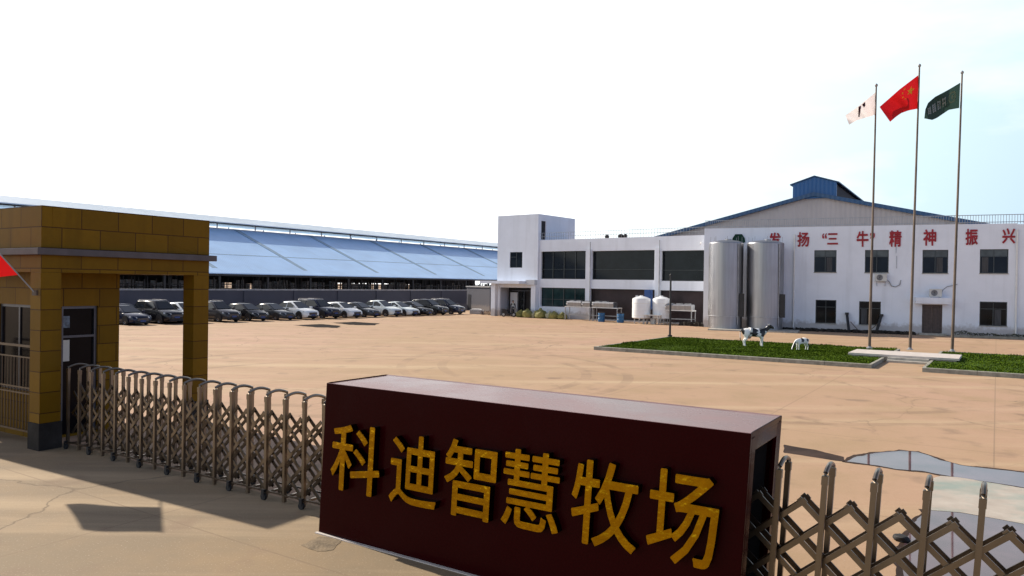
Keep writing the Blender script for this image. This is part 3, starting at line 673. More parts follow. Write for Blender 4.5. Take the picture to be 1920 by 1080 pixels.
# ------------------------------------------------------------------ lawn, kerbs, platform
LO = G(1113, 656); LA = 33.5
lex, ley = axes(LA)
def lawn_local(px, py): p = G(px, py) - LO; return p.dot(lex), p.dot(ley)
LX1 = lawn_local(1636, 690)[0]; PX0 = LX1; PX1 = lawn_local(1728, 698)[0]; LD = 10.6; LEND = PX1 + 16
def L(x, y, z=0): return LO + lex * x + ley * y + Vector((0, 0, z))
regions = [(0.0, 0.0, LX1, LD), (PX1, 0.0, LEND, LD)]
cut = (PX0 - .2, 5.2, PX1 + .3, LD)                       # bare strip behind the platform
for i, (x0, y0, x1, y1) in enumerate(regions):
    mb = MB(); mb.add([L(x0 + .1, y0 + .1, .16), L(x1 - .1, y0 + .1, .16), L(x1 - .1, y1 - .1, .16), L(x0 + .1, y1 - .1, .16)], [(0, 1, 2, 3)])
    structure(mb.build('lawn_soil', 'lawn'))
    mb = MB()
    n_ = max(1, round((x1 - x0) / 1.9)); ln = (x1 - x0) / n_
    for k in range(n_):
        mb.prism([(0, 0), (.13, 0), (.13, .19), (.02, .19), (0, .17)], lambda u, v_, dd: L(x0 + dd, y0 + u, v_), k * ln + .008, (k + 1) * ln - .008)
    m2 = max(1, round((y1 - y0 - .13) / 1.9)); ly_ = (y1 - y0 - .13) / m2
    for k in range(m2):
        for xa in (x0, x1 - .13):
            mb.prism([(0, 0), (.13, 0), (.13, .18), (0, .18)], lambda u, v_, dd: L(xa + u, y0 + .13 + dd, v_), k * ly_ + .008, (k + 1) * ly_ - .008)
    for k in range(n_):
        mb.prism([(0, 0), (.13, 0), (.13, .18), (0, .18)], lambda u, v_, dd: L(x0 + dd, y1 - .13 + u + .14, v_), k * ln + .008, (k + 1) * ln - .008)
    structure(mb.build('kerb', 'kerb'))
gr = MB(); rnd = random.Random(3)
PLq = [lawn_local(1590, 667), lawn_local(1826, 672)]
P0 = G(1590, 673) - LO; P1 = G(1803, 686) - LO
pfx0, pfx1 = P0.dot(lex), P1.dot(lex) - .1; pfy0 = (P0.dot(ley) + P1.dot(ley)) / 2; pfy1 = pfy0 + 2.6
for (x0, y0, x1, y1), cnt in zip(regions, (46000, 26000)):
    for k in range(cnt):
        x = rnd.uniform(x0 + .14, x1 - .14); y = rnd.uniform(y0 + .14, y1 - .02)
        if pfx0 - .02 < x < pfx1 + .02 and pfy0 - .02 < y < pfy1 + .02: continue
        hh = (.02 + .04 * rnd.random()) * (1 + .8 * noise.noise(Vector((x * .4, y * .4, 0))))
        if y > y1 - .35 or noise.noise(Vector((x * 1.1, y * 1.1, 4))) > .45: hh *= 1.8
        p = L(x, y, .155); a = rnd.uniform(0, 6.28); wd = .025 + .02 * rnd.random()
        dx, dy = math.cos(a) * wd, math.sin(a) * wd; tx, ty = rnd.gauss(0, .04), rnd.gauss(0, .04)
        o_ = len(gr.v); gr.v += [Vector((p.x - dx, p.y - dy, p.z)), Vector((p.x + dx, p.y + dy, p.z)), Vector((p.x + tx, p.y + ty, p.z + hh))]
        gr.f.append([o_, o_ + 1, o_ + 2]); gr.mi.append(0)
me = bpy.data.meshes.new('grass'); me.from_pydata([tuple(p) for p in gr.v], [], gr.f); me.materials.append(M['grass'])
o = bpy.data.objects.new('grass', me); col.objects.link(o); o['kind'] = 'stuff'; o['label'] = 'short green grass growing on the kerbed lawn beds'; o['category'] = 'grass'
# platform
mb = MB(); mb.prism([(pfx0, pfy0), (pfx1, pfy0), (pfx1, pfy1), (pfx0, pfy1)], lambda u, v_, dd: L(u, v_, dd), .22, .33); mb.prism([(pfx0 + .12, pfy0 + .12), (pfx1 - .12, pfy0 + .12), (pfx1 - .12, pfy1 - .12), (pfx0 + .12, pfy1 - .12)], lambda u, v_, dd: L(u, v_, dd), 0, .22)
pl_ = mb.build('platform', 'step', bevel=.01)
tag(pl_, 'low pale stone platform carrying the three flagpoles', 'platform')
st = MB()
for k in range(2):
    st.prism([(PX0 + .16, pfy0 - .35 * (2 - k) + .12), (PX1 - .04, pfy0 - .35 * (2 - k) + .12), (PX1 - .04, pfy0 + .11), (PX0 + .16, pfy0 + .11)], lambda u, v_, dd: L(u, v_, dd), .11 * k, .11 * (k + 1) - .002 * (1 - k))
tag(st.build('steps', 'stone', bevel=.008), 'two low stone steps between the lawn kerbs below the platform', 'steps')

# ------------------------------------------------------------------ hall (right block)
HO, HA = (16.8, 65.5), 23.8
HX = lambda px, py, y=0: on_front(HO, HA, px, py, y)
hall = thing('hall_building', 'two storey white hall with red wall lettering behind the silos', 'building', HO, HA)
wins = [(8.97, 4.85, 10.66, 6.67), (12.77, 4.85, 14.49, 6.67), (16.86, 4.82, 18.62, 6.65), (20.72, 4.84, 22.57, 6.68), (9.13, .64, 10.70, 2.57), (12.40, .62, 13.98, 2.52), (20.76, .84, 22.55, 2.68)]
door = (16.89, .06, 18.28, 2.36)
holes = wins + [door]
mb = MB(); mb.wall(0, 23.1, 0, 8.62, holes, .16); mb.wall(23.1, 40, 0, 8.55, [(27, 4.8, 28.8, 6.6), (27, .7, 28.8, 2.6)], .16, .003)
mb.add([(0, 0, 0), (0, 5.5, 0), (0, 5.5, 8.62), (0, 0, 8.62)], [(0, 1, 2, 3)]); mb.add([(40, 0, 0), (40, 5.5, 0), (40, 5.5, 8.55), (40, 0, 8.55)], [(0, 1, 2, 3)])
mb.add([(0, 5.5, 0), (40, 5.5, 0), (40, 5.5, 8.5), (0, 5.5, 8.5)], [(0, 1, 2, 3)])
mb.add([(0, .25, 8.62), (23.1, .25, 8.62), (23.1, 0, 8.62), (0, 0, 8.62)], [(0, 1, 2, 3)]); mb.add([(0, .25, 8.62), (23.1, .25, 8.62), (23.1, .25, 8.0), (0, .25, 8.0)], [(0, 1, 2, 3)])
mb.build('wall', 'plaster', hall, fix=False)
mb = MB(); mb.box(.05, .26, 7.8, 39.9, 5.4, 8.0); mb.build('roof', 'stone', hall)
for i, (a, c, b_, e_) in enumerate(wins + [(27, 4.8, 28.8, 6.6), (27, .7, 28.8, 2.6)]):
    f = MB(); t_ = .06; y0, y1 = .06, .13; cx = (a + b_) / 2; tz = c + (e_ - c) * .70
    for q in ((a, c, a + t_, e_), (b_ - t_, c, b_, e_), (a + t_, e_ - t_, b_ - t_, e_), (a + t_, c, b_ - t_, c + t_), (a + t_, tz - .025, b_ - t_, tz + .025), (cx - .03, c + t_, cx + .03, tz - .025), (cx - .02, tz + .025, cx + .02, e_ - t_)):
        f.box(q[0], y0, q[1], q[2], y1, q[3])
    wn = f.build('window', 'frame', hall)
    MB().box(a + .01, .10, c + .01, b_ - .01, .112, tz).build('pane', 'glass', wn)
    MB().box(a + .01, .10, tz, b_ - .01, .112, e_ - .01).build('pane', 'transom' if c > 3 else 'glass', wn)
    MB().box(a - .04, -.05, c - .06, b_ + .04, -.002, c - .002).build('sill', 'stone', wn)
    if i % 3 != 1:
        k0 = a + .15 if i % 2 else cx + .1
        MB().box(k0, .098, c + .08, k0 + .42, .099, tz - .06).build('curtain', 'curtain', wn)
a, c, b_, e_ = door; dm = MB()
for q in ((a, c, a + .08, e_), (b_ - .08, c, b_, e_), (a + .08, e_ - .08, b_ - .08, e_)): dm.box(q[0], .04, q[1], q[2], .13, q[3])
dr = dm.build('door', 'door_brown', hall)
for s_ in (0, 1):
    x0 = a + .08 + s_ * ((b_ - a) / 2 - .08); x1 = x0 + (b_ - a) / 2 - .09
    lf = MB(); lf.box(x0, .09, c, x1, .12, e_ - .085)
    for k in range(3):
        z0 = c + .15 + k * .68; lf.box(x0 + .1, .075, z0, x1 - .1, .09, z0 + .56)
    lf.k = 1
    for k in range(5): lf.bar((x0 + .08 + k * .10, .07, c + .1), (x0 + .08 + k * .10, .07, e_ - .2), .016)
    lf.build('door_leaf', ['door_brown', 'black_metal'], dr)
MB().box(a - .25, -.65, 0, b_ + .25, -.002, .14).build('doorstep', 'stone', hall)
mb = MB(); mb.box(16.42, -.95, 2.45, 18.72, -.002, 2.60); mb.box(16.38, -.98, 2.60, 18.76, -.003, 2.92)
mb.build('door_canopy', 'plaster', hall)
for x, z0, z1 in ((7.42, 0.1, 8.0), (23.1, .1, 8.15)):
    MB().tube([(x, -.09, z0), (x, -.09, z1)], .065, 10).build('downpipe', 'white_metal', hall, smooth=True)
for x, z in ((15.05, 5.2), (15.0, 6.4)): MB().bar((x, -.02, z), (x, -.02, z + 1.0), .03).build('cable', 'grey_metal', hall)
# railing on the roof edge
rl = MB()
for z in (9.30, 8.75): rl.bar((0, .14, z), (40, .14, z), .05)
for k in range(222): rl.bar((.1 + .18 * k, .14, 8.6), (.1 + .18 * k, .14, 9.3), .03)
rl.build('roof_railing', 'grey_metal', hall)
for ch, (a, c, b_, d) in (('发', (1442, 437, 1464, 463)), ('扬', (1496, 436, 1517, 462)), ('“', (1542, 438, 1550, 447)), ('三', (1552, 438, 1571, 458)), ('牛', (1607, 434, 1628, 462)), ('”', (1632, 437, 1640, 447)),
                          ('精', (1668, 433, 1690, 462)), ('神', (1732, 431, 1755, 460)), ('振', (1811, 430, 1833, 459)), ('兴', (1880, 429, 1903, 456))):
    (x0, z1), (x1, _) = HX(a, c), HX(b_, c); z0 = HX(a, d)[1]
    fn = lambda u, v_, dd: (x0 + (x1 - x0) * u, -.004 - dd, z0 + (z1 - z0) * v_)
    raised(ch, fn, .05, .03 if len(ch.encode()) == 3 and ch not in '“”' else .05).build('character', ['red_paint', 'red_paint'], hall)
ex_, ez_ = HX(1385, 447)
MB().prism([(-.55, -.30), (-.50, .02), (-.28, .36), (.28, .36), (.50, .02), (.55, -.30), (.2, -.6), (-.2, -.6)], lambda u, v_, dd: (ex_ + u, -.005 - dd, ez_ + v_), 0, .06).build('emblem', 'green_paint', hall)

# air conditioners
def ac(label, O, stand):
    e = thing('air_conditioner', label, 'air conditioner', O, HA, 'outdoor air conditioner units on the hall')
    MB().box(-.42, -.36, 0, .42, -.04, .62).build('case', 'ac', e, bevel=.02)
    fm = MB(); fm.lathe([(.245, -.365), (.245, -.375), (.225, -.375)], 24, (-.10, .31), 'y')
    for k in range(4): fm.lathe([(.05 + .05 * k, -.372), (.062 + .05 * k, -.376), (.072 + .05 * k, -.372)], 20, (-.10, .31), 'y')
    fm.k = 1; fm.add([(-.10 + .24 * math.cos(k * math.pi / 12), -.3625, .31 + .24 * math.sin(k * math.pi / 12)) for k in range(24)], [tuple(range(24))])
    fm.build('fan_grille', ['grey_metal', 'black_metal'], e)
    b2 = MB()
    if stand:
        for x in (-.3, .3): b2.bar((x, -.38, -.03), (x, 0, -.03), .04); b2.bar((x, -.34, -.04), (x, -.01, -.36), .03)
    else:
        for x in (-.3, .3): b2.box(x - .04, -.34, -.06, x + .04, -.06, 0)
    b2.build('bracket', 'grey_metal', e)
    return e
hex_, hey = axes(HA)
def hp(x, y, z): p = Vector((*HO, 0)) + hex_ * x + hey * y; return (p.x, p.y, z)
e = ac('air conditioner on wall brackets under an upper window', hp(13.95, 0, 4.14), True)
MB().tube([(.42, -.15, .15), (.62, -.12, -.05), (.75, -.06, -.35), (1.05, -.05, -.42), (1.35, -.05, -.25), (1.42, -.03, .12)], .035, 8).build('pipe', 'grey_metal', e, smooth=True)
e = ac('air conditioner standing on the canopy over the brown door', hp(17.75, -.30, 2.98), False)
MB().tube([(.42, -.1, .25), (.50, -.05, .55), (.8, .05, .80), (1.25, .2, .92), (1.5, .27, 1.0)], .035, 8).build('pipe', 'grey_metal', e, smooth=True)

# ------------------------------------------------------------------ office building (tower and long wing)
WO, WA = (-1.66, 83.0), 38.0
WX = lambda px, py, y=0: on_front(WO, WA, px, py, y)
off = thing('office_building', 'white two storey office with square stair tower and long dark windows', 'building', WO, WA)
TW = 5.55
uh = [(5.75, 4.12, 11.40, 7.03), (12.10, 4.09, 19.15, 6.98), (19.84, 4.02, 24.2, 6.88)]
lh = [(5.75, 1.20, 11.40, 3.20), (11.95, .12, 19.25, 3.17), (19.74, .12, 24.2, 3.13)]
mb = MB()
mb.wall(5.56, 25.5, 0, 8.25, uh + lh, .45, .25)
mb.add([(5.56, 6, 0), (25.5, 6, 0), (25.5, 6, 8.25), (5.56, 6, 8.25)], [(0, 1, 2, 3)]); mb.add([(25.5, .25, 0), (25.5, 6, 0), (25.5, 6, 8.25), (25.5, .25, 8.25)], [(0, 1, 2, 3)])
mb.add([(5.56, .25, 8.25), (25.5, .25, 8.25), (25.5, .5, 8.25), (5.56, .5, 8.25)], [(0, 1, 2, 3)]); mb.add([(5.56, .5, 8.25), (25.5, .5, 8.25), (25.5, .5, 7.6), (5.56, .5, 7.6)], [(0, 1, 2, 3)])
mb.build('wing_wall', 'plaster', off, fix=False)
MB().box(5.57, .52, 7.4, 25.45, 5.95, 7.62).build('roof', 'stone', off)
for x0, x1 in ((11.47, 12.03), (19.28, 19.72)):
    MB().box(x0, .12, 0, x1, .248, 7.2).build('column', 'plaster', off)
for x in (11.98, 19.70): MB().tube([(x + .06, .06, .1), (x + .06, .06, 7.9)], .05, 8).build('downpipe', 'grey_metal', off, smooth=True)
for i, (a, c, b_, e_) in enumerate(uh + lh):
    f = MB(); n_ = max(2, round((b_ - a) / 1.45)); t_ = .04
    y0, y1 = .52, .58
    for k in range(n_ + 1):
        x = a + (b_ - a) * k / n_
        if i in (0, 3) or k in (0, n_): f.box(max(a, x - t_), y0, c, min(b_, x + t_), y1, e_)
    f.box(a, y0 - .002, e_ - .06, b_, y1 + .002, e_ - .001); f.box(a, y0 - .002, c + .001, b_, y1 + .002, c + .06)
    if i < 3: f.bar((a, .48, c + 1.02), (b_, .48, c + 1.02), .04)
    if i == 3: f.box(a, y0 - .004, c + .75, b_, y1 + .004, c + .80)
    wn = f.build('window', 'frame', off)
    MB().box(a + .002, .60, c + .002, b_ - .002, .62, e_ - .002).build('pane', 'glass_green' if i == 3 else ('glass' if i < 3 else 'darkred'), wn)  # lower bays: dark sheet painted as the unlit recess behind
mb = MB(); d_ = 7.1
mb.wall(0, TW, 0, 11.05, [(1.74, 5.31, 3.46, 7.02), (.42, 0, 4.80, 3.14)], .2)
mb.add([(0, 0, 0), (0, d_, 0), (0, d_, 11.05), (0, 0, 11.05)], [(0, 1, 2, 3)])
m2 = MB(); m2.wall(0, d_, 0, 11.05, [(.55, 8.35, 1.4, 10.35)], .15); o_ = len(mb.v)
mb.v += [Vector((TW - p[1], p[0], p[2])) for p in m2.v]; mb.f += [[i + o_ for i in f] for f in m2.f]; mb.mi += m2.mi
mb.add([(0, d_, 0), (TW, d_, 0), (TW, d_, 11.05), (0, d_, 11.05)], [(0, 1, 2, 3)]); mb.add([(0, 0, 11.05), (TW, 0, 11.05), (TW, d_, 11.05), (0, d_, 11.05)], [(0, 1, 2, 3)])
mb.build('tower_wall', 'plaster', off, fix=False)
f = MB(); a, c, b_, e_ = 1.74, 5.31, 3.46, 7.02
for q in ((a, c, a + .06, e_), (b_ - .06, c, b_, e_), (a + .06, e_ - .06, b_ - .06, e_), (a + .06, c, b_ - .06, c + .06), (2.57, c + .06, 2.63, e_ - .06), (a + .06, 6.45, 2.57, 6.5)): f.box(q[0], .08, q[1], q[2], .14, q[3])
wn = f.build('window', 'frame', off); MB().box(a, .12, c, b_, .13, e_).build('pane', 'glass', wn)
MB().box(TW - .14, .55, 8.35, TW - .10, 1.4, 10.35).build('roof_door', 'dark', off)
# entrance
MB().box(.42, 1.6, 0, 4.80, 1.65, 3.14).build('recess_wall', 'dark', off)
MB().box(.75, 1.45, 0.02, 1.75, 1.58, 2.6).build('pale_panel', 'plaster_grey', off)
ed = MB()
for x in (1.95, 2.75, 3.6, 3.9, 4.72): ed.box(x - .035, 1.35, 0, x + .035, 1.42, 2.75)
ed.box(1.0, 1.345, 2.75, 4.76, 1.425, 2.87)
dr = ed.build('entrance_frame', 'alu', off)
MB().box(2.0, 1.43, .03, 2.7, 1.445, 2.72).build('door_leaf', 'glass', dr); MB().box(3.95, 1.43, .03, 4.68, 1.445, 2.72).build('door_leaf', 'dark', dr)
MB().box(-1.1, -1.7, 3.56, 4.35, -.002, 3.86).build('entrance_canopy', 'plaster', off)
MB().box(4.36, -.55, 3.45, 5.54, -.002, 4.0).build('canopy_corner', 'plaster_grey', off)
for x in (-.05, 4.95): MB().box(x, -1.0 if x < 0 else -.35, 0, x + .58, -.5 if x < 0 else -.004, 3.558 if x < 0 else 3.448).build('column', 'plaster', off)
rl = MB()
for z in (8.62, 9.0): rl.bar((TW + .02, .38, z), (25.4, .38, z), .035)
for k in range(66): rl.bar((TW + .3 + .3 * k, .38, 8.25), (TW + .3 + .3 * k, .38, 9.0), .022)
rl.build('roof_railing', 'grey_metal', off)
MB().tube([(24.0, .10, 7.55), (24.0, -.15, 7.55), (24.05, -.35, 7.4)], .06, 8).build('camera_arm', 'white_metal', off)
for k, (x, s_) in enumerate(((13.6, .22), (15.2, .30), (15.7, .2))): MB().lathe([(.01, 8.27), (s_, 8.3), (s_ * 1.1, 8.5), (s_ * .4, 8.62), (.01, 8.65)], 12, (x, .7)).build('roof_vent', 'black_metal', off, smooth=True)

# ------------------------------------------------------------------ barn behind the hall
BA = 32.0; ex_, ey_ = axes(BA); bo = Vector((*HO, 0)) + ey_ * 10
barn = thing('barn', 'large blue roofed barn with grey gable and ridge monitor behind the hall', 'barn', (bo.x, bo.y), BA)
ax, az, sl_, hw = 7.3, 12.5, .243, 20.0
ez_ = az - sl_ * hw
MB().prism([(ax - hw + .6, 0), (ax + hw - .6, 0), (ax + hw - .6, ez_ + .1), (ax, az - .12), (ax - hw + .6, ez_ + .1)], lambda u, v_, dd: (u, dd, v_), 0, 44).build('wall', 'barn_wall', barn)
rf = MB()
for s_ in (1, -1):
    rf.prism([(ax, az), (ax + s_ * hw, ez_), (ax + s_ * hw, ez_ - .35), (ax, az - .35)], lambda u, v_, dd: (u, dd, v_), -.5, -.06)
    rf.prism([(ax, az), (ax + s_ * hw, ez_), (ax + s_ * hw, ez_ - .08), (ax, az - .08)], lambda u, v_, dd: (u, dd, v_), -.06, 45)
rf.build('roof', 'barn_roof', barn)
mw = 1.92; mb = MB()
mb.prism([(ax - mw, az - sl_ * mw - .1), (ax + mw, az - sl_ * mw - .1), (ax + mw, 13.33), (ax, 13.93), (ax - mw, 13.33)], lambda u, v_, dd: (u, dd, v_), -.3, 0.0)
mn = mb.build('monitor_wall', 'barn_blue', barn)
mb = MB()
for s_ in (1, -1): mb.prism([(ax, 14.06), (ax + s_ * (mw + .25), 13.36), (ax + s_ * (mw + .25), 13.26), (ax, 13.96)], lambda u, v_, dd: (u, dd, v_), -.4, 40)
mb.build('monitor_roof', 'barn_roof', barn)
MB().prism([(ax - mw + .1, az - sl_ * mw - .1), (ax + mw - .1, az - sl_ * mw - .1), (ax + mw - .1, 13.2), (ax - mw + .1, 13.2)], lambda u, v_, dd: (u, dd, v_), .02, 39).build('monitor_louvre', 'dark', barn)

# ------------------------------------------------------------------ silos
def silo(px, r_, D, ztop, label):
    p = at(px, 540, D)
    e = thing('silo', label, 'silo', (p.x, p.y, .10), HA, 'tall steel silos')
    z0 = 1.02
    MB().lathe([(r_, z0), (r_, ztop - .24)], 64).build('shell', 'steel', e, smooth=True)
    for k in range(1, 6):
        z = z0 + (ztop - .25 - z0) * k / 6; MB().lathe([(r_ * 1.0003, z - .010), (r_ * 1.002, z), (r_ * 1.0003, z + .010)], 64).build('weld_seam', 'steel', e, smooth=True)
    MB().lathe([(r_ * .97, 0), (r_ * .97, z0 - .002), (r_ * .9, z0 - .001)], 64).build('skirt', 'steel', e, smooth=True)
    MB().lathe([(r_ * 1.012, z0 - .05), (r_ * 1.02, z0 - .02), (r_ * 1.012, z0 + .015), (r_ * .96, z0 + .015)], 64).build('base_ring', 'grey_metal', e, smooth=True)
    MB().lathe([(r_ * 1.0, ztop - .24), (r_ * .985, ztop - .18), (r_ * .7, ztop - .03), (r_ * .3, ztop + .05), (.01, ztop + .07)], 64).build('dome', 'steel', e, smooth=True)
    MB().lathe([(.25, ztop), (.25, ztop + .12), (.01, ztop + .15)], 20, (.2, -.2)).build('manhole', 'grey_metal', e, smooth=True)
    rl = MB()
    for k in range(8):
        a = k * math.pi / 4 + .2; rl.bar((r_ * .9 * math.cos(a), r_ * .9 * math.sin(a), ztop - .15), (r_ * .9 * math.cos(a), r_ * .9 * math.sin(a), ztop + .32), .02)
    rl.build('top_post', 'grey_metal', e)
    MB().tube([(r_ * .80, -r_ * .62, .3), (r_ * .80, -r_ * .66, ztop - .3)], .035, 8).build('pipe', 'grey_metal', e, smooth=True)
    bx_ = MB(); bx_.box(r_ * .86, -r_ * .62, 1.0, r_ * 1.12, -r_ * .35, 2.9); bx_.build('pipe_box', 'black_metal', e)
silo(1360.5, 1.40, 62.6, 7.30, 'tall steel silo nearer the dark office windows')
silo(1434, 1.47, 61.9, 7.28, 'tall steel silo nearer the red lettering')
cpt = [Vector((*HO, 0)) + hex_ * x + hey * y for x, y in ((1.2, -4.9), (8.0, -4.6), (8.0, -1.4), (1.2, -1.4))]
mb = MB(); n_ = 4; mb.add([(p.x, p.y, z) for z in (0, .10) for p in cpt], [(3, 2, 1, 0), (4, 5, 6, 7), (0, 1, 5, 4), (1, 2, 6, 5), (2, 3, 7, 6), (3, 0, 4, 7)])
structure(mb.build('silo_pad', 'stone'))

# small white tanks
def tank(px, r_, D, label):
    p = at(px, 540, D)
    e = thing('water_tank', label, 'tank', (p.x, p.y, 0), WA, 'small tanks standing on short legs')
    zb, zt = .50, 2.35
    MB().lathe([(.05, zb - .05), (r_ * .9, zb), (r_, zb + .06), (r_, 1.28), (r_ * 1.012, 1.29), (r_ * 1.012, 1.34), (r_, 1.35), (r_, zt - .08), (r_ * .96, zt), (r_ * .55, zt + .14), (.16, zt + .22), (.16, zt + .28), (.01, zt + .29)], 40).build('shell', 'tank_white', e, smooth=True)
    MB().lathe([(.14, zt + .08), (.14, zt + .27), (.01, zt + .28)], 14, (-r_ * .55, 0)).build('valve', 'grey_metal', e, smooth=True)
    for k in range(4):
        a = math.pi / 4 + k * math.pi / 2
        MB().tube([(r_ * .75 * math.cos(a), r_ * .75 * math.sin(a), 0), (r_ * .75 * math.cos(a), r_ * .75 * math.sin(a), zb)], .05, 8).build('leg', 'grey_metal', e)
    for z in (.8, 1.9): MB().lathe([(r_ * 1.002, z - .03), (r_ * 1.015, z), (r_ * 1.002, z + .03)], 40).build('hoop', 'white_metal', e, smooth=True)
    MB().tube([(r_ * .4, -r_ * .9, zb + .05), (r_ * .4, -r_ * 1.15, zb - .1), (r_ * .4, -r_ * 1.15, .1)], .035, 8).build('outlet_pipe', 'grey_metal', e)
tank(1203, .84, 69.6, 'small white tank on legs beside the blue drums')
tank(1240.5, .80, 69.2, 'small white tank on legs next to the black post')

# ------------------------------------------------------------------ equipment along the wing
wex, wey = axes(WA)
def wp(x, y, z=0): p = Vector((*WO, 0)) + wex * x + wey * y; return (p.x, p.y, z)
def bench(x, L_, label, y=-1.4, H_=1.30):
    e = thing('metal_bench', label, 'metal stand', wp(x, y), WA, 'metal stands along the office wall')
    MB().box(0, -.45, H_, L_, .45, H_ + .07).build('top', 'white_metal', e)
    for a in (.06, L_ - .06):
        for b_ in (-.4, .4): MB().box(a - .035, b_ - .035, 0, a + .035, b_ + .035, H_ - .002).build('leg', 'grey_metal', e)
    sh = MB(); sh.bar((.1, -.4, .55), (L_ - .1, -.4, .55), .05); sh.bar((.1, .4, .55), (L_ - .1, .4, .55), .05); sh.build('stretcher', 'grey_metal', e)
def trough(x, L_, label, y=-1.4, z=1.372):
    e = thing('steel_trough', label, 'steel trough', wp(x, y, z), WA, 'steel troughs on the metal stands')
    MB().prism([(-.38, 0), (.38, 0), (.42, .42), (.30, .52), (-.30, .52), (-.42, .42)], lambda u, v_, dd: (dd, u, v_), 0, L_).build('body', 'steel', e, bevel=.02)
    for k in range(max(1, int(L_ / .8))): MB().box(.25 + k * .8, -.25, .522, .75 + k * .8, .2, .60).build('cover', 'grey_metal', e)
    MB().tube([(.12, -.40, .26), (.12, -.56, .26)], .07, 12).build('outlet', 'white_metal', e, smooth=True)
bench(10.3, 3.0, 'metal stand beside the piled sacks'); trough(10.5, 1.7, 'short steel trough beside the piled sacks'); trough(12.3, .95, 'smallest steel trough between two longer ones')
bench(13.5, 2.9, 'metal stand above the blue drums'); trough(13.5, 2.4, 'steel trough on the stand above the blue drums')
bench(20.9, 3.1, 'metal stand nearest the silos'); trough(21.3, 2.6, 'steel trough on the stand nearest the silos')
e = thing('low_bench', 'low pale metal bench behind the black post', 'bench', wp(19.6, -2.4), WA)
MB().box(0, -.3, .82, 1.6, .3, .88).build('top', 'white_metal', e)
for a in (.08, 1.52):
    for b_ in (-.25, .25): MB().box(a - .03, b_ - .03, 0, a + .03, b_ + .03, .818).build('leg', 'grey_metal', e)
def drum(x, y, label, r_=.33):
    e = thing('plastic_drum', label, 'drum', wp(x, y), WA, 'blue plastic drums')
    MB().lathe([(.01, 0), (r_ * .9, 0), (r_, .05), (r_ * .97, .3), (r_ * 1.02, .32), (r_ * .97, .34), (r_ * .97, .58), (r_ * 1.02, .6), (r_ * .97, .62), (r_, .85), (r_ * .9, .90), (.01, .90)], 24).build('body', 'bluedrum', e, smooth=True)
    MB().lathe([(r_ * 1.03, .86), (r_ * 1.03, .93), (r_ * .85, .94), (.01, .94)], 24).build('lid', 'black_metal', e, smooth=True)
drum(14.9, -2.3, 'blue plastic drum standing alone in front of a metal stand'); drum(17.0, -2.3, 'blue plastic drum half hidden behind a white tank')
e = thing('blue_cabinet', 'tall narrow blue cabinet on the wall column behind the white tanks', 'cabinet', wp(18.55, -.35, 1.3), WA)
MB().box(0, -.2, 0, .62, .32, 1.85).build('case', 'blue', e, bevel=.02); MB().box(.04, -.215, .06, .58, -.202, 1.78).build('door', 'blue', e); MB().box(.50, -.235, .85, .54, -.216, 1.0).build('handle', 'grey_metal', e)
e = thing('foam_box', 'small white box on the ground between the two white tanks', 'box', (at(1226, 540, 69.4).x, 69.4, 0), WA)
MB().box(-.22, -.2, 0, .22, .2, .42).build('case', 'white_metal', e, bevel=.02); MB().box(-.24, -.22, .422, .24, .22, .5).build('lid', 'white_metal', e, bevel=.02)

def lump(name, O, size, m_, label, cat, seed, group=None, neck=False):
    bm = bmesh.new(); bmesh.ops.create_icosphere(bm, subdivisions=4, radius=1)
    for p in bm.verts:
        c = p.co.copy(); r_ = 1 + .22 * noise.noise(c * 1.4 + Vector((seed, 0, 0))) + .07 * noise.noise(c * 5 + Vector((0, seed, 0)))
        sx = math.copysign(abs(c.x) ** .75, c.x); sy = math.copysign(abs(c.y) ** .75, c.y); sz = math.copysign(abs(c.z) ** .7, c.z)
        p.co = Vector((sx * size[0], sy * size[1], sz * size[2])) * r_; p.co.z = max(p.co.z + size[2] * .85, 0)
        if neck and c.z > .8: p.co.x *= .55; p.co.y *= .55; p.co.z += size[2] * (c.z - .8) * 2.0
    me = bpy.data.meshes.new(name); bm.to_mesh(me); bm.free(); me.materials.append(M[m_])
    for p in me.polygons: p.use_smooth = True
    o = bpy.data.objects.new(name, me); col.objects.link(o); o.location = O; o.rotation_euler.z = seed
    return tag(o, label, cat, group)
sk = [(986, 'sack', .48, 'pale topped yellow green sack nearest the doorway'), (1001, 'sack', .60, 'largest olive green sack in front of the white column'), (1013, 'sack2', .42, 'small pale sack squeezed behind the olive sack'),
      (1025, 'sack', .62, 'wide yellow green sack in the middle of the row'), (1040, 'sack2', .45, 'pale creased sack right of the wide yellow green one'), (1050, 'sack', .50, 'dull green sack under the window ledge'), (1064, 'sack', .55, 'darkest low sack at the end next to the metal stand')]
for i, (px, m_, s_, lb) in enumerate(sk):
    p = WX(px, 590); q = wp(p[0], -.9 - .25 * (i % 2)); lump('sack', q, (s_ * 1.05, s_ * .8, s_ * (.74 if i < 6 else .6)), m_, lb, 'sack', i * 1.7 + .4, 'sacks piled along the office wall', True)

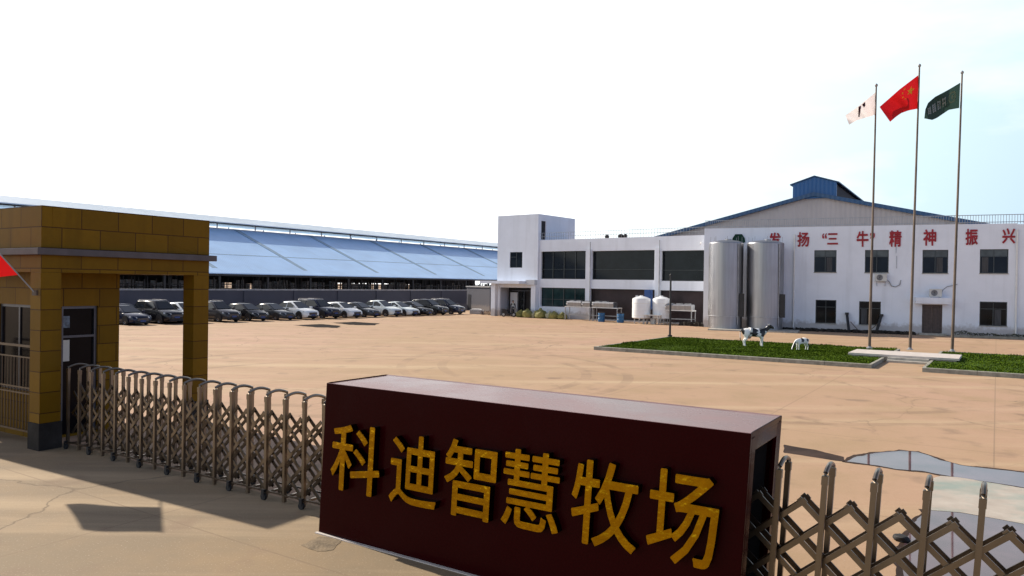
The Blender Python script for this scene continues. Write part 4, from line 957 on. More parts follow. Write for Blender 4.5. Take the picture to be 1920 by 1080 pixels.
# rubble, shrubs and leaning posts along the hall
def shrub(O, L_, W_, H_, m_, label, n_, ang, seed, cat='shrub'):
    e = thing('shrub', label, cat, O, ang); rr = random.Random(seed); mb = MB()
    for k in range(n_):
        x = rr.uniform(0, L_); y = rr.gauss(0, W_ / 3); hmax = H_ * (.55 + .45 * noise.noise(Vector((x * .8, seed, 0))))
        z = rr.uniform(.02, max(.08, hmax)); a = rr.uniform(0, 6.28); s_ = rr.uniform(.04, .09); ti = rr.uniform(-.6, .9)
        d1 = Vector((math.cos(a), math.sin(a), ti)) * s_; d2 = Vector((-math.sin(a), math.cos(a), rr.uniform(-.3, .3))) * s_ * .5; c = Vector((x, y, z))
        mb.add([c - d1, c - d2, c + d1, c + d2], [(0, 1, 2, 3)])
    mb.build('leaves', m_, e, fix=False)
    sm = MB()
    for k in range(int(L_ * 2)):
        x = rr.uniform(0, L_); sm.tube([(x, 0, 0), (x + rr.gauss(0, .1), rr.gauss(0, .1), H_ * .6)], [.018, .006], 5)
    sm.build('stems', 'rust', e)
shrub(hp(18.9, -1.0, 0), 8.5, .8, .62, 'shrub', 'low dull green shrubs in the narrow bed right of the hall door', 2600, HA, 5)
kb = MB(); kb.box(0, -.10, 0, 8.8, .06, .16); e = kb.build('bed_kerb', 'kerb'); e.location = hp(18.8, -1.75, 0); e.rotation_euler.z = -R(HA); structure(e)
p = WX(905, 590); shrub(wp(p[0] - .6, .4), 2.6, .8, .85, 'shrub2', 'dark reddish dry shrub beside the office entrance column', 900, WA, 9)
def rubble(O, L_, W_, H_, n_, label, ang, seed):
    e = thing('rubble_heap', label, 'rubble', O, ang); rr = random.Random(seed)
    mb = MB()
    for k in range(n_):
        x = rr.uniform(0, L_); y = rr.gauss(0, W_ / 3); s_ = rr.uniform(.05, .2); c = Vector((x, y, s_ * .3)); a = rr.uniform(0, 3)
        mb.add([c + Vector((math.cos(a + q) * s_ * rr.uniform(.7, 1.5), math.sin(a + q) * s_ * rr.uniform(.5, 1), (H_ * rr.uniform(.3, 1) if z else -c.z) )) for z in (0, 1) for q in (0, 1.57, 3.14, 4.71)], [(3, 2, 1, 0), (4, 5, 6, 7), (0, 1, 5, 4), (1, 2, 6, 5), (2, 3, 7, 6), (3, 0, 4, 7)])
    o = mb.build('debris', 'plinth', e, fix=False); o['kind'] = 'stuff'
rubble(hp(6.0, -.7, 0), 10.4, .9, .22, 260, 'long low heap of dark debris along the foot of the hall wall', HA, 3)
rubble(wp(23.0, -1.8), 2.6, .8, .35, 60, 'small heap of dark scrap at the foot of the hall corner', WA, 4)
def leaning(px0, px1, label, strut):
    (x0, z0), (x1, z1) = HX(*px0, -.5), HX(*px1, -.5)
    e = thing('scrap_post', label, 'post', hp(x0, -.9, 0), HA, 'black scrap posts leaning by the hall wall')
    MB().bar((0, 0, 0), (x1 - x0, .75, z1), .19, .15).build('post', 'black_metal', e, bevel=.02)
    MB().box(x1 - x0 - .14, .62, z1 - .05, x1 - x0 + .14, .86, z1 + .12).build('cap', 'black_metal', e)
    MB().bar((strut[0], .05, strut[1]), (strut[2], .3, strut[3]), .05).build('brace', 'rust', e)
leaning((1592, 622), (1588, 589), 'black leaning post with thin cable at its foot, nearer the silos', (.1, .85, .75, .1))
leaning((1642, 623), (1653, 592), 'black leaning post against a lower window, behind the flagpole', (-.45, .2, .1, .75))
# black post
p = G(1256, 634)
e = thing('lamp_post', 'slim black post standing at the back edge of the lawn', 'post', (p.x, p.y, 0), 0)
MB().tube([(0, 0, .0), (0, 0, 4.25)], [.075, .06], 12).build('pole', 'black_metal', e, smooth=True); MB().lathe([(.061, 4.2), (.075, 4.24), (.075, 4.3), (.03, 4.36), (.01, 4.37)], 12).build('cap', 'black_metal', e, smooth=True); MB().box(-.13, -.13, 0, .13, .13, .22).build('foot', 'black_metal', e)

# ------------------------------------------------------------------ cattle shed and its wall
e1, e2 = axes(33.0)
def ab(a, b_, z=0): p = e1 * a + e2 * b_; return Vector((p.x, p.y, z))
SH0, SH1 = 12.0, 150.0
shed = thing('cattle_shed', 'long open sided cattle shed with pale blue sheet roof and raised ridge', 'shed', tuple(ab(-72, 0)), 33.0)
LL = SH1; a_top, z_top, z_eave, z_cap = -15.0, 10.35, 4.4, 12.3
def slab(mb, x0, z0, x1, z1, th, y0, y1): mb.prism([(x0, z0), (x1, z1), (x1, z1 - th), (x0, z0 - th)], lambda u, v_, dd: (u, dd, v_), y0, y1)
mb = MB(); slab(mb, .4, z_eave - .1, a_top, z_top, .10, SH0, SH1); mb.build('roof', 'shed_roof', shed)
mb = MB(); slab(mb, -36.4, z_eave - .1, -21.0, z_top, .10, SH0, SH1); mb.build('roof', 'shed_roof', shed)
mb = MB(); slab(mb, -14.4, 11.25, -18.0, z_cap, .10, SH0, SH1); slab(mb, -21.6, 11.25, -18.0, z_cap, .10, SH0, SH1); mb.build('ridge_roof', 'shed_cap', shed)
MB().box(a_top - .35, SH0, z_top - .25, a_top + .02, SH1, z_top + .12).build('ridge_beam', 'grey_metal', shed)
MB().box(-14.7, SH0, 10.98, -14.45, SH1, 11.14).build('cap_beam', 'black_metal', shed)
n_ = 0
for b_ in [61.9 + 6.1 * k for k in range(-7, 14)]:
    for x, zz in ((-15.1, 11.1), (-21.0, 11.1)): MB().box(x - .06, b_ - .06, z_top + .1, x + .06, b_ + .06, zz).build('strut', 'grey_metal', shed)
for b_ in [64.7 + 13 * k for k in range(-3, 7)]:
    sm = MB(); slab(sm, .2, z_eave - .03, a_top + .1, z_top + .06, .06, b_ - .35, b_ + .35); sm.build('roof_strip', 'shed_seam', shed)
sm = MB(); k_ = .42; slab(sm, -5.3, z_eave - .1 + 5.7 * (z_top - z_eave + .1) / 15.4 + .012, -5.5, z_eave - .1 + 5.9 * (z_top - z_eave + .1) / 15.4 + .012, .02, SH0, SH1); sm.build('roof_lap', 'shed_seam', shed)
MB().box(.0, SH0, z_eave - .42, .14, SH1, z_eave - .2).build('eave_beam', 'black_metal', shed)
for x in (.05, -9.0, -18.0, -27.0, -36.0):
    zt = z_eave - .25 if x in (.05, -36.0) else z_top - .7 - abs(x + 18) * .0 if x == -18 else z_eave + 3.2
    for k in range(22):
        MB().box(x - .11, SH0 + .5 + 6.5 * k - .11, 0, x + .11, SH0 + .5 + 6.5 * k + .11, zt - (.25 if x == .05 else 0)).build('column', 'black_metal', shed)
rl = MB()
for x, zs in ((-1.5, (1.2, 1.8, 2.4, 3.0)), (-6.0, (1.5, 2.1, 2.7)), (-12, (2.2, 2.9)), (-24, (2.2, 3.0))):
    for z in zs: rl.bar((x, SH0, z), (x, SH1, z), .09)
rl.build('stall_rail', 'black_metal', shed)
bars = MB(); rr = random.Random(11)
y = SH0
while y < SH1:
    x = rr.choice((-1.5, -1.5, -6, -12)); bars.bar((x, y, 0), (x + rr.gauss(0, .25), y + rr.gauss(0, .2), 3.1 + rr.random() * .9), rr.uniform(.05, .13)); y += rr.uniform(.25, .6)
o = bars.build('stall_bars', 'black_metal', shed); o['kind'] = 'stuff'
pal = MB(); y = SH0 + 1
while y < SH1 - 1:
    pal.box(-10.05 + rr.gauss(0, .5), y, 1.9 + rr.random() * .5, -9.95 + .5, y + rr.uniform(.2, .9), 3.1 + rr.random() * .5); y += rr.uniform(.6, 2.2)
o = pal.build('hanging_boards', 'coping', shed); o['kind'] = 'stuff'
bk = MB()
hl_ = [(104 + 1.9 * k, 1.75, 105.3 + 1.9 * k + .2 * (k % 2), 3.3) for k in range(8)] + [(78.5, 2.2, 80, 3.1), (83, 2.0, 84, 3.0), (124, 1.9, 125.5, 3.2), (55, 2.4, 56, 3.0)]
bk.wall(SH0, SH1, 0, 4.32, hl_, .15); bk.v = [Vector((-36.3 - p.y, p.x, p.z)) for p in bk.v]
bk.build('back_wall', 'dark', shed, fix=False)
# boundary wall
bw = thing('boundary_wall', 'long low dark grey wall with pale coping behind the parked cars', 'wall', tuple(ab(-62, 0)), 33.0)
MB().box(-.12, 14, 0, .12, 98.2, 2.52).build('wall', 'wall_grey', bw); MB().box(-.2, 14, 2.522, .2, 98.3, 2.66).build('coping', 'coping', bw)
for k in range(14): MB().box(.122, 16 + 6.2 * k, 0, .24, 16.45 + 6.2 * k, 2.5).build('buttress', 'wall_grey', bw)
hb = at(875, 580, 99); he = at(918, 580, 94)
hd = math.degrees(math.atan2(-(he.y - hb.y), he.x - hb.x))
hut = thing('gate_hut', 'small grey flat topped hut between the parked cars and the office tower', 'hut', (hb.x, hb.y), hd)
wd = (he - hb).length
MB().box(0, 0, 0, wd, 2.4, 3.05).build('wall', 'wall_grey', hut); MB().box(-.1, -.12, 3.052, wd + .1, 2.5, 3.2).build('coping', 'coping', hut); MB().box(.3, -.03, .1, 1.15, -.002, 2.1).build('door', 'alu', hut)
lw = thing('garden_wall', 'short low grey wall joining the hut to the office tower', 'wall', (he.x, he.y), hd)
MB().box(.02, .3, 0, 3.4, .5, 2.4).build('wall', 'wall_grey', lw); MB().box(.02, .24, 2.402, 3.4, .56, 2.52).build('coping', 'coping', lw)
q = G(894, 589); e = thing('stone_block', 'long pale stone block lying on the ground by the grey hut', 'stone block', (q.x, q.y, 0), 30)
MB().box(-.85, -.25, 0, .85, .25, .5).build('block', 'coping', e, bevel=.05); MB().box(-.55, -.2, .502, .5, .2, .62).build('slab', 'white_metal', e, bevel=.02)

# ------------------------------------------------------------------ cars
def paint(name, c, metal=.3):
    m, t, b = newmat(name); n = nz(t, coords(t), 3, 3)
    lk(t, ramp(t, n, .3, .7, tuple(x * .92 for x in c), tuple(min(1, x * 1.05) for x in c)), b.inputs['Base Color'])
    b.inputs['Metallic'].default_value = 0; b.inputs['Specular IOR Level'].default_value = .35; b.inputs['Roughness'].default_value = .22; b.inputs['Coat Weight'].default_value = .12; b.inputs['Coat Roughness'].default_value = .06
    return m
PT = dict(black=paint('black_car_paint', (.010, .010, .013)), navy=paint('navy_car_paint', (.010, .014, .035)), grey=paint('dark_grey_car_paint', (.030, .028, .032)),
          white=paint('white_car_paint', (.78, .80, .80), 0), slate=paint('slate_car_paint', (.040, .046, .055)), pearl=paint('pearl_car_paint', (.68, .74, .74), 0))
def make_car(kind, col_, O, head, label, rails=False):
    P = {'sedan': dict(L=4.75, W=1.82, H=1.46, belt=.92, hood=.88, cowl=.98, roof0=-.02, roof1=-1.05, rear=-2.0, trunk=.98, gc=.15),
         'hatch': dict(L=4.35, W=1.79, H=1.50, belt=.95, hood=.92, cowl=.98, roof0=.05, roof1=-1.45, rear=-2.02, trunk=1.0, gc=.16),
         'suv': dict(L=4.65, W=1.87, H=1.70, belt=1.06, hood=1.04, cowl=1.0, roof0=.15, roof1=-1.65, rear=-2.2, trunk=1.08, gc=.20),
         'van': dict(L=4.90, W=1.93, H=1.80, belt=1.12, hood=1.10, cowl=1.02, roof0=.25, roof1=-2.0, rear=-2.4, trunk=1.12, gc=.22),
         'cross': dict(L=4.60, W=1.85, H=1.63, belt=1.02, hood=.98, cowl=1.0, roof0=.02, roof1=-1.15, rear=-2.15, trunk=1.12, gc=.19)}[kind]
    L_, W_, H_ = P['L'], P['W'] / 2, P['H']; belt, gc = P['belt'], P['gc']
    e = thing('parked_car', label, 'car', (O.x, O.y, 0), 0, 'cars parked along the grey wall'); e.rotation_euler.z = head
    hl = L_ / 2
    # lower body stations: x, top z, half width, bottom z
    stn = [(-hl, P['trunk'] - .22, W_ * .80, gc + .18), (-hl + .06, P['trunk'] - .05, W_ * .88, gc + .08), (-hl + .35, P['trunk'], W_ * .97, gc), (P['rear'] + .5, belt + .03, W_, gc), (-.6, belt, W_, gc), (P['cowl'], belt - .01, W_, gc),
           (P['cowl'] + .35, P['hood'] + .0, W_ * .99, gc), (hl - .75, P['hood'] - .07, W_ * .97, gc), (hl - .30, P['hood'] - .16, W_ * .91, gc + .02), (hl - .07, P['hood'] - .27, W_ * .82, gc + .06), (hl, P['hood'] - .40, W_ * .74, gc + .10)]
    stn.sort()
    def sect(x, zt, w_, zb):
        return [(x, 0, zb), (x, w_ * .86, zb), (x, w_ * .97, zb + .10), (x, w_, zb + (zt - zb) * .45), (x, w_ * .985, zb + (zt - zb) * .72), (x, w_ * .93, zt - .035), (x, w_ * .80, zt), (x, 0, zt + .025)]
    mb = MB(); vs = []
    for s_ in stn:
        h_ = sect(*s_); vs += h_ + [(p[0], -p[1], p[2]) for p in h_[-2:0:-1]]
    n_ = 14
    mb.add(vs, [(i * n_ + k, i * n_ + (k + 1) % n_, (i + 1) * n_ + (k + 1) % n_, (i + 1) * n_ + k) for i in range(len(stn) - 1) for k in range(n_)] + [tuple(range(n_)), tuple((len(stn) - 1) * n_ + k for k in range(n_))])
    # greenhouse (painted shell)
    zr = H_; wr = W_ * .66; wb = W_ * .90
    gst = [(P['rear'], belt + .02, wb * .86, wb * .86), (P['roof1'], zr - .05, wb * .95, wr * .94), ((P['roof0'] + P['roof1']) / 2, zr, wb, wr), (P['roof0'], zr - .03, wb, wr), (P['cowl'] + .10, belt - .02, wb * .93, wb * .90)]
    vs = []
    for x, zt, b0, r_ in gst:
        zb = belt - .06
        h_ = [(x, b0, zb), (x, b0 + (r_ - b0) * .5, zb + (zt - zb) * .5), (x, r_ + .02, zt - .07 if zt > belt + .1 else zt - .01), (x, r_ * .86, zt), (x, 0, zt + .02)]
        vs += h_ + [(p[0], -p[1], p[2]) for p in h_[-2::-1]]
    n_ = 9
    mb.add(vs, [(i * n_ + k, i * n_ + k + 1, (i + 1) * n_ + k + 1, (i + 1) * n_ + k) for i in range(len(gst) - 1) for k in range(n_ - 1)])
    # black cladding: wheel arches and sills
    rw = .33 if kind in ('sedan', 'hatch') else .365
    wx = (-hl + .88, hl - .90)
    mb.k = 1
    for s_ in (1, -1):
        for x in wx:
            mb.add([(x, s_ * (W_ * 1.004), rw)] + [(x + (rw + .07) * math.cos(a), s_ * (W_ * 1.004), rw + (rw + .07) * math.sin(a)) for a in [k * math.pi / 10 - .45 for k in range(14)]], [(0, k + 1, k + 2) for k in range(13)])
        mb.box(-hl + 1.2, s_ * W_ * .93 - .02, gc - .02, hl - 1.25, s_ * W_ * .93 + .06 * s_, gc + .11)
    mb.box(hl - .12, -W_ * .66, gc + .03, hl + .012, W_ * .66, gc + .20)
    mb.k = 2
    if rails:
        for s_ in (1, -1): mb.tube([(P['roof0'] - .1, s_ * wr * .92, zr + .0), (P['roof0'] - .2, s_ * wr * .92, zr + .06), (P['roof1'] + .2, s_ * wr * .92, zr + .05), (P['roof1'], s_ * wr * .92, zr - .02)], .018, 6)
    mb.build('body', [PT[col_], M['rubber'], M['rim']], e, smooth=True)
    def pane(name, q, offs=.012):
        q = [Vector(p) for p in q]; nrm = (q[1] - q[0]).cross(q[-1] - q[0]).normalized(); c = sum(q, Vector()) / len(q)
        if nrm.dot(c - Vector((-.5, 0, belt))) < 0: nrm = -nrm
        mb = MB(); n_ = len(q); mb.add([p + nrm * offs for p in q] + [p - nrm * .01 for p in q], [tuple(range(n_)), tuple(range(n_, 2 * n_))[::-1]] + [(i, (i + 1) % n_, n_ + (i + 1) % n_, n_ + i) for i in range(n_)])
        return mb.build(name, 'carglass', e)
    x0, x1 = P['cowl'] + .10, P['roof0']
    lerp = lambda a, b_, k: a + (b_ - a) * k
    pane('windscreen', [(lerp(x0, x1, .04), -wb * .80, lerp(belt, zr, .06)), (lerp(x0, x1, .04), wb * .80, lerp(belt, zr, .06)), (lerp(x0, x1, .93), wr * .80, lerp(belt, zr, .90)), (lerp(x0, x1, .93), -wr * .80, lerp(belt, zr, .90))], .03)
    x0, x1 = P['rear'], P['roof1']
    pane('rear_window', [(lerp(x0, x1, .2), -wb * .74, lerp(belt, zr, .2)), (lerp(x0, x1, .2), wb * .74, lerp(belt, zr, .2)), (lerp(x0, x1, .88), wr * .78, lerp(belt, zr, .85)), (lerp(x0, x1, .88), -wr * .78, lerp(belt, zr, .85))], .03)
    mid = (P['roof0'] + P['roof1']) / 2 + .12
    zl, zh = belt + .05, zr - .11
    yy = lambda z: lerp(wb, wr + .02, (z - belt + .06) / (zr - .07 - belt + .06)) + .0
    for s_ in (1, -1):
        pane('side_window', [(P['cowl'] - .10, s_ * yy(zl), zl), (mid + .05, s_ * yy(zl), zl), (mid + .05, s_ * yy(zh), zh), (P['roof0'] - .02, s_ * yy(zh), zh)], .022)
        pane('side_window', [(mid - .06, s_ * yy(zl), zl), (lerp(P['rear'], P['roof1'], .30), s_ * yy(zl) * .97, zl + .06), (P['roof1'] + .08, s_ * yy(zh) * .98, zh), (mid - .06, s_ * yy(zh), zh)], .022)
        mm = MB(); mm.box(P['cowl'] - .16, min(s_ * W_ * .93, s_ * (W_ + .16)), belt - .01, P['cowl'] + .0, max(s_ * W_ * .93, s_ * (W_ + .16)), belt + .14); mm.build('mirror', PT[col_], e, bevel=.03)
        hm = MB(); zz = P['hood'] - .30
        hm.add([(hl - .42, s_ * W_ * .935, zz + .13), (hl - .06, s_ * W_ * .50, zz + .05), (hl - .015, s_ * W_ * .50, zz - .06), (hl - .10, s_ * W_ * .80, zz - .05), (hl - .40, s_ * W_ * .955, zz + .03),
                (hl - .5, s_ * W_ * .80, zz + .10), (hl - .2, s_ * W_ * .4, zz + .05), (hl - .2, s_ * W_ * .4, zz - .05), (hl - .3, s_ * W_ * .6, zz - .04), (hl - .5, s_ * W_ * .80, zz + .02)],
               [(0, 1, 2, 3, 4), (9, 8, 7, 6, 5)] + [(i, (i + 1) % 5, 5 + (i + 1) % 5, 5 + i) for i in range(5)])
        hm.build('headlight', 'lamp', e, xf=lambda p: (p[0] + .02, p[1] * 1.01, p[2]))
        MB().box(-hl - .012, min(s_ * W_ * .5, s_ * W_ * .82), P['trunk'] - .26, -hl + .1, max(s_ * W_ * .5, s_ * W_ * .82), P['trunk'] - .12).build('tail_light', 'tail', e)
    gz = P['hood'] - .42
    gm_ = MB(); gm_.box(hl - .12, -W_ * .50, gz - .14, hl + .010, W_ * .50, gz + .10); gm_.k = 1
    for k in range(3): gm_.box(hl + .010, -W_ * .48, gz - .10 + .07 * k, hl + .018, W_ * .48, gz - .085 + .07 * k)
    gm_.build('grille', ['rubber', 'rim'], e)
    MB().box(hl + .019, -.22, gz - .20, hl + .032, .22, gz - .07).build('number_plate', 'plate', e)
    for s_ in (1, -1):
        for x in wx:
            y = s_ * (W_ - .10)
            tm = MB(); tm.lathe([(rw * .62, -.10), (rw * .93, -.11), (rw, -.07), (rw, .07), (rw * .93, .11), (rw * .62, .10)], 24, (0, 0), 'y')
            w0 = tm.build('wheel', 'tyre', e, smooth=True); w0.location = (x, y, rw)
            rm = MB(); rm.lathe([(rw * .63, .085), (rw * .55, .06), (.06, .075), (.01, .075)], 24, (0, 0), 'y'); rm.lathe([(rw * .63, -.085), (rw * .55, -.06), (.06, -.075), (.01, -.075)], 24, (0, 0), 'y')
            rm.k = 1
            for q in range(5):
                a = q * 2 * math.pi / 5
                for yy_ in (.066, -.066): rm.add([(rw * .5 * math.cos(a + d_), yy_ * 1.12, rw * .5 * math.sin(a + d_)) for d_ in (.25, .62, 1.0)] + [(rw * .2 * math.cos(a + d_), yy_ * 1.16, rw * .2 * math.sin(a + d_)) for d_ in (.9, .35)], [(0, 1, 2, 3, 4)])
            rm.build('rim', ['rim', 'rubber'], w0, smooth=True, fix=False)
    return e
# nose of each car, read along the row
A0, A1 = G(268, 610), G(862, 590)
def row_point(px):
    d = A1 - A0; u = (px - 960) / FPX + .014 * .05
    # intersection of the row line with the vertical plane through that pixel column
    k = (A0.x - u * A0.y) / (u * d.y - d.x); return A0 + d * k
HEAD = math.atan2(-math.sin(R(31)), math.cos(R(31)))
cars = [(258, 'sedan', 'navy', 'dark navy sedan half hidden by the gatehouse booth wall', 0), (322, 'van', 'black', 'large black off road car seen between the gatehouse pillars', 1), (366, 'cross', 'white', 'white car mostly hidden behind the rear gatehouse pillar', 0),
        (429, 'suv', 'grey', 'dark grey off road car directly right of the rear gatehouse pillar', 1), (483, 'hatch', 'black', 'black hatchback between two larger dark cars', 0), (534, 'sedan', 'slate', 'dark slate sedan left of the first fully visible white car', 0),
        (577, 'cross', 'white', 'white off road car left of the tallest black car', 0), (620, 'van', 'navy', 'tallest dark car in the row, between two white cars', 1), (660, 'hatch', 'white', 'small white hatchback right of the tallest dark car', 0),
        (696, 'sedan', 'slate', 'dark sedan between the small white hatchback and the pale crossover', 0), (736, 'cross', 'pearl', 'pale crossover with curved roof, left of the white sedan', 0), (769, 'sedan', 'pearl', 'pale sedan, last light coloured car in the row', 0),
        (796, 'sedan', 'black', 'black sedan directly right of the last pale car', 0), (825, 'suv', 'black', 'black car second from the office end of the row', 0), (856, 'suv', 'navy', 'dark car at the office end of the row', 1)]
for px, kind, c_, lb, rails in cars:
    nose = row_point(px + 10); L_ = {'sedan': 4.75, 'hatch': 4.35, 'suv': 4.65, 'van': 4.9, 'cross': 4.6}[kind]
    hd_ = HEAD + random.uniform(-.04, .04)
    make_car(kind, c_, nose - Vector((math.cos(hd_), math.sin(hd_), 0)) * (L_ / 2), hd_, lb, bool(rails))
nose = row_point(268) - e1 * 2.6 + e2 * 1.35
make_car('hatch', 'navy', nose - Vector((math.cos(HEAD), math.sin(HEAD), 0)) * 2.2, HEAD, 'dark blue hatchback set back behind the nearest sedan', False)

# ------------------------------------------------------------------ skinned figures
def skinned(name, nodes, edges, mats, pick, parent=None, lev=2, root=0):
    me = bpy.data.meshes.new(name); me.from_pydata([n_[:3] for n_ in nodes], edges, [])
    o = bpy.data.objects.new(name, me); col.objects.link(o)
    sk_ = o.modifiers.new('skin', 'SKIN'); sk_.use_smooth_shade = True
    for v_, n_ in zip(me.skin_vertices[0].data, nodes): v_.radius = (n_[3], n_[4] if len(n_) > 4 else n_[3]); v_.use_root = False
    me.skin_vertices[0].data[root].use_root = True
    sb = o.modifiers.new('sub', 'SUBSURF'); sb.levels = lev; sb.render_levels = lev
    bpy.context.view_layer.update()
    m2 = bpy.data.meshes.new_from_object(o.evaluated_get(bpy.context.evaluated_depsgraph_get()))
    bpy.data.objects.remove(o); bpy.data.meshes.remove(me); m2.name = name
    m2.materials.clear()
    for m_ in mats: m2.materials.append(M[m_])
    for p in m2.polygons: p.material_index = pick(p.center); p.use_smooth = True
    o = bpy.data.objects.new(name, m2); col.objects.link(o)
    if parent: o.parent = parent
    return o
def cow(label, O, head_dir, s_, graze, pick):
    e = thing('cow_statue', label, 'cow statue', (O.x, O.y, .17), 0); e.rotation_euler.z = head_dir
    # x forward; back height about 1.0
    n_ = [(-.62, 0, .86, .16, .19), (-.40, 0, .83, .22, .23), (-.05, 0, .79, .23, .26), (.28, 0, .80, .22, .26), (.52, 0, .84, .16, .21)]
    ed = [(0, 1), (1, 2), (2, 3), (3, 4)]
    if graze: n_ += [(.70, 0, .70, .10, .13), (.84, 0, .47, .085, .10), (.93, .0, .28, .085, .10), (1.02, 0, .14, .06, .07), (1.06, 0, .07, .05, .055)]
    else: n_ += [(.66, 0, .98, .10, .14), (.78, .0, 1.12, .09, .11), (.89, 0, 1.17, .085, .10), (1.03, 0, 1.09, .065, .075), (1.12, 0, 1.04, .052, .055)]
    ed += [(4, 5), (5, 6), (6, 7), (7, 8), (8, 9)]
    for sgn in (1, -1):                                     # ears and legs
        hx, hz = n_[7][0] - .05, n_[7][2] + .05
        i = len(n_); n_ += [(hx, sgn * .11, hz + .02, .028), (hx - .03, sgn * .20, hz + .0, .02)]; ed += [(7, i), (i, i + 1)]
        i = len(n_); n_ += [(.40, sgn * .13, .58, .085, .095), (.41, sgn * .13, .36, .048), (.40, sgn * .13, .14, .036), (.42, sgn * .13, .03, .046)]; ed += [(3, i), (i, i + 1), (i + 1, i + 2), (i + 2, i + 3)]
        i = len(n_); n_ += [(-.46, sgn * .13, .60, .11, .12), (-.44, sgn * .13, .46, .07), (-.58, sgn * .13, .33, .044), (-.55, sgn * .13, .13, .036), (-.52, sgn * .13, .03, .046)]; ed += [(1, i), (i, i + 1), (i + 1, i + 2), (i + 2, i + 3), (i + 3, i + 4)]
    i = len(n_); n_ += [(-.76, 0, .92, .03), (-.80, 0, .70, .02), (-.79, 0, .46, .022), (-.78, 0, .34, .03)]; ed += [(0, i), (i, i + 1), (i + 1, i + 2), (i + 2, i + 3)]
    o = skinned('body', n_, ed, ['cow_white', 'cow_black', 'cow_pink'], pick, e, 2, 2)
    if not graze:
        for sgn in (1, -1): MB().tube([(.80, sgn * .06, 1.22), (.79, sgn * .13, 1.27), (.82, sgn * .15, 1.33)], [.022, .016, .004], 8).build('horn', 'coping', e, smooth=True)
        MB().lathe([(.01, .44), (.09, .46), (.13, .52), (.13, .60)], 14, (-.30, 0)).build('udder', 'cow_pink', e, smooth=True)
    hd = n_[7]
    for sgn in (1, -1): MB().lathe([(.002, .02), (.016, .012), (.02, 0), (.016, -.012), (.002, -.02)], 8, (hd[0] + .05, sgn * .082)).build('eye', 'cow_black', e, smooth=True).location.z = hd[2] + .02
    e.scale = (s_,) * 3
    return e
def ell(p, c, r_): return sum(((p[i] - c[i]) / r_[i]) ** 2 for i in range(3)) < 1 + .35 * noise.noise(Vector(p) * 5)
def pick1(p):
    if p.x > .68: return 0 if (p.x > .84 and abs(p.y) < .03 and p.z > 1.06) or p.x > 1.08 else 1
    if p.x < -.72: return 1 if p.z < .5 or p.z > .80 else 0
    if p.z < .48: return 0
    if ell(p, (-.05, 0, .80), (.24, .5, .25)) or ell(p, (.42, 0, .84), (.17, .5, .30)) or ell(p, (-.68, 0, .86), (.09, .3, .2)) or ell(p, (.62, 0, 1.0), (.1, .3, .12)): return 1
    return 0
def pick2(p):
    if p.x > .74: return 0 if abs(p.y) < .03 or p.x > 1.03 else 1
    if p.x < -.72: return 1 if p.z < .6 else 0
    if p.z < .48: return 0
    if ell(p, (.06, 0, .95), (.15, .5, .28)) or ell(p, (-.50, .14, .86), (.13, .16, .15)) or ell(p, (-.50, -.14, .86), (.13, .16, .15)): return 1
    return 0
cow('standing black and white cow statue with raised head on the lawn', G(1414, 655.5), R(-2), 1.0, False, pick1)
cow('small white calf statue with few dark patches, grazing on the lawn', G(1503, 662.5), R(180 + 20), .62, True, pick2)

# person in the doorway and scooter
pp = Vector(wp(*[WX(968, 588)[0], -.6])); pe = thing('person', 'person in dark clothes with pale shirt front standing in the doorway', 'person', tuple(pp), 0)
pe.rotation_euler.z = R(0)
n_ = [(0, 0, .95, .13, .10), (0, 0, 1.10, .13, .10), (0, 0, 1.28, .16, .11), (0, 0, 1.41, .13, .09), (0, 0, 1.49, .055, .055), (0, -.01, 1.56, .075, .085), (0, -.01, 1.65, .078, .095), (0, 0, 1.71, .05, .06), (0, -.105, 1.60, .014)]
ed = [(0, 1), (1, 2), (2, 3), (3, 4), (4, 5), (5, 6), (6, 7), (5, 8)]
for s_ in (1, -1):
    i = len(n_); n_ += [(s_ * .10, 0, .86, .09), (s_ * .105, -.01, .50, .062), (s_ * .11, .02, .10, .045), (s_ * .115, -.10, .035, .04)]; ed += [(0, i), (i, i + 1), (i + 1, i + 2), (i + 2, i + 3)]
    i = len(n_); n_ += [(s_ * .20, 0, 1.38, .06), (s_ * .25, .01, 1.12, .046), (s_ * .26, -.06, .88, .032), (s_ * .26, -.08, .81, .034, .02)]; ed += [(3, i), (i, i + 1), (i + 1, i + 2), (i + 2, i + 3)]
    for k in range(5):
        j = len(n_); a = (-.032 + .016 * k) if k < 4 else .035
        n_ += [(s_ * (.26 + (.0 if k < 4 else -.02)), -.08 + a, .765 if k < 4 else .80, .009), (s_ * .255, -.085 + a * 1.05 - (.01 if k == 4 else 0), (.715, .705, .71, .725, .775)[k], .008)]; ed += [(i + 3, j), (j, j + 1)]
def pickp(p):
    if p.z > 1.47: return 0
    if p.z > .92: return 2 if abs(p.x) < .075 and p.y < -.05 and p.z > 1.12 else (0 if p.z < .84 else 1)
    if abs(p.x) > .19 and p.z < .86: return 0
    return 1
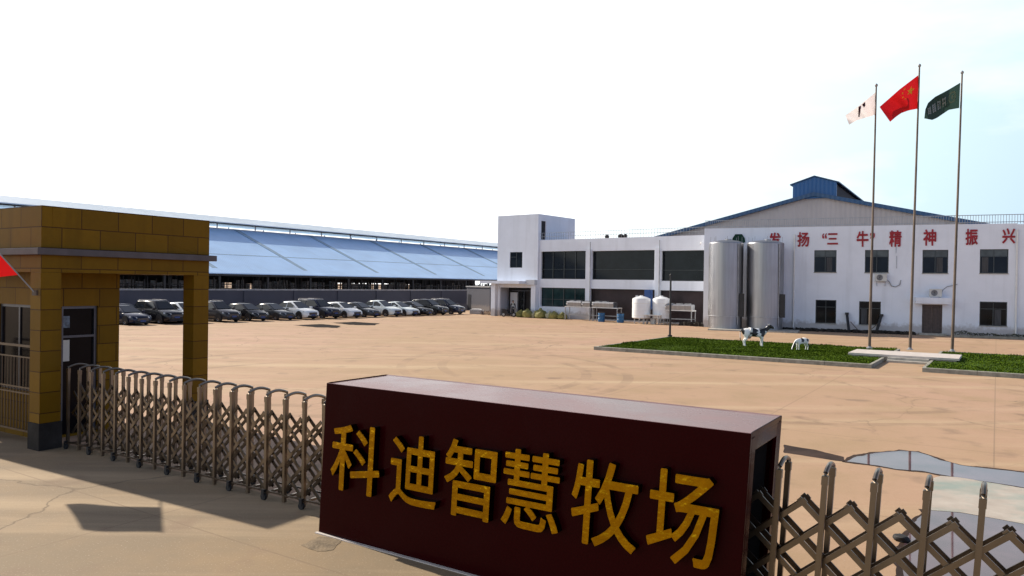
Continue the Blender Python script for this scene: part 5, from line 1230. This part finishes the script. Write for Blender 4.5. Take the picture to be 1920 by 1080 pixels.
skinned('body', n_, ed, ['skin', 'cloth_dark', 'cloth_pale'], pickp, pe, 2, 0)
MB().lathe([(.092, 1.62), (.100, 1.68), (.085, 1.745), (.04, 1.775), (.003, 1.78)], 20, (0, .012)).build('hair', 'hair', pe, smooth=True)
for s_ in (1, -1):
    MB().lathe([(.001, 1.618), (.011, 1.624), (.012, 1.63), (.001, 1.638)], 8, (s_ * .034, -.098)).build('eye', 'cow_black', pe)
sq = Vector(wp(WX(968, 590)[0] + .1, -1.5))
sc = thing('motor_scooter', 'dark motor scooter parked in front of the office doorway', 'scooter', tuple(sq), 20)
for x in (-.55, .60):
    tm = MB(); tm.lathe([(.15, -.05), (.22, -.055), (.25, -.03), (.25, .03), (.22, .055), (.15, .05)], 20, (0, 0), 'y'); w0 = tm.build('wheel', 'tyre', sc, smooth=True); w0.location = (x, 0, .25)
    MB().lathe([(.155, -.04), (.03, -.05), (.01, -.05)], 16, (0, 0), 'y').build('rim', 'rim', w0, smooth=True)
MB().prism([(-.75, .45), (-.70, .72), (-.10, .74), (.02, .38), (.32, .34), (.42, .98), (.54, .98), (.62, .55), (.50, .28), (-.2, .24)], lambda u, v_, dd: (u, dd, v_), -.14, .14).build('body', PT['black'], sc, bevel=.04)
MB().prism([(-.78, .73), (-.74, .82), (-.3, .83), (-.05, .78), (-.06, .745)], lambda u, v_, dd: (u, dd, v_), -.13, .13).build('seat', 'rubber', sc, bevel=.03)
MB().tube([(.40, -.33, 1.05), (.47, -.1, 1.06), (.47, .1, 1.06), (.40, .33, 1.05)], .02, 8).build('handlebar', 'grey_metal', sc, smooth=True)
MB().lathe([(.01, .60), (.07, .58), (.075, .52)], 14).build('headlight', 'lamp', sc).matrix_local = Matrix.Translation((.0, 0, .90)) @ Matrix.Rotation(R(90), 4, 'Y')
# scrap at the puddle's edge
pq = G(1690, 1015); lump('plastic_bag', (pq.x, pq.y, .0), (.11, .07, .05), 'rubber', 'crumpled dark plastic bag at the puddle edge behind the folding gate', 'plastic bag', 2.2)
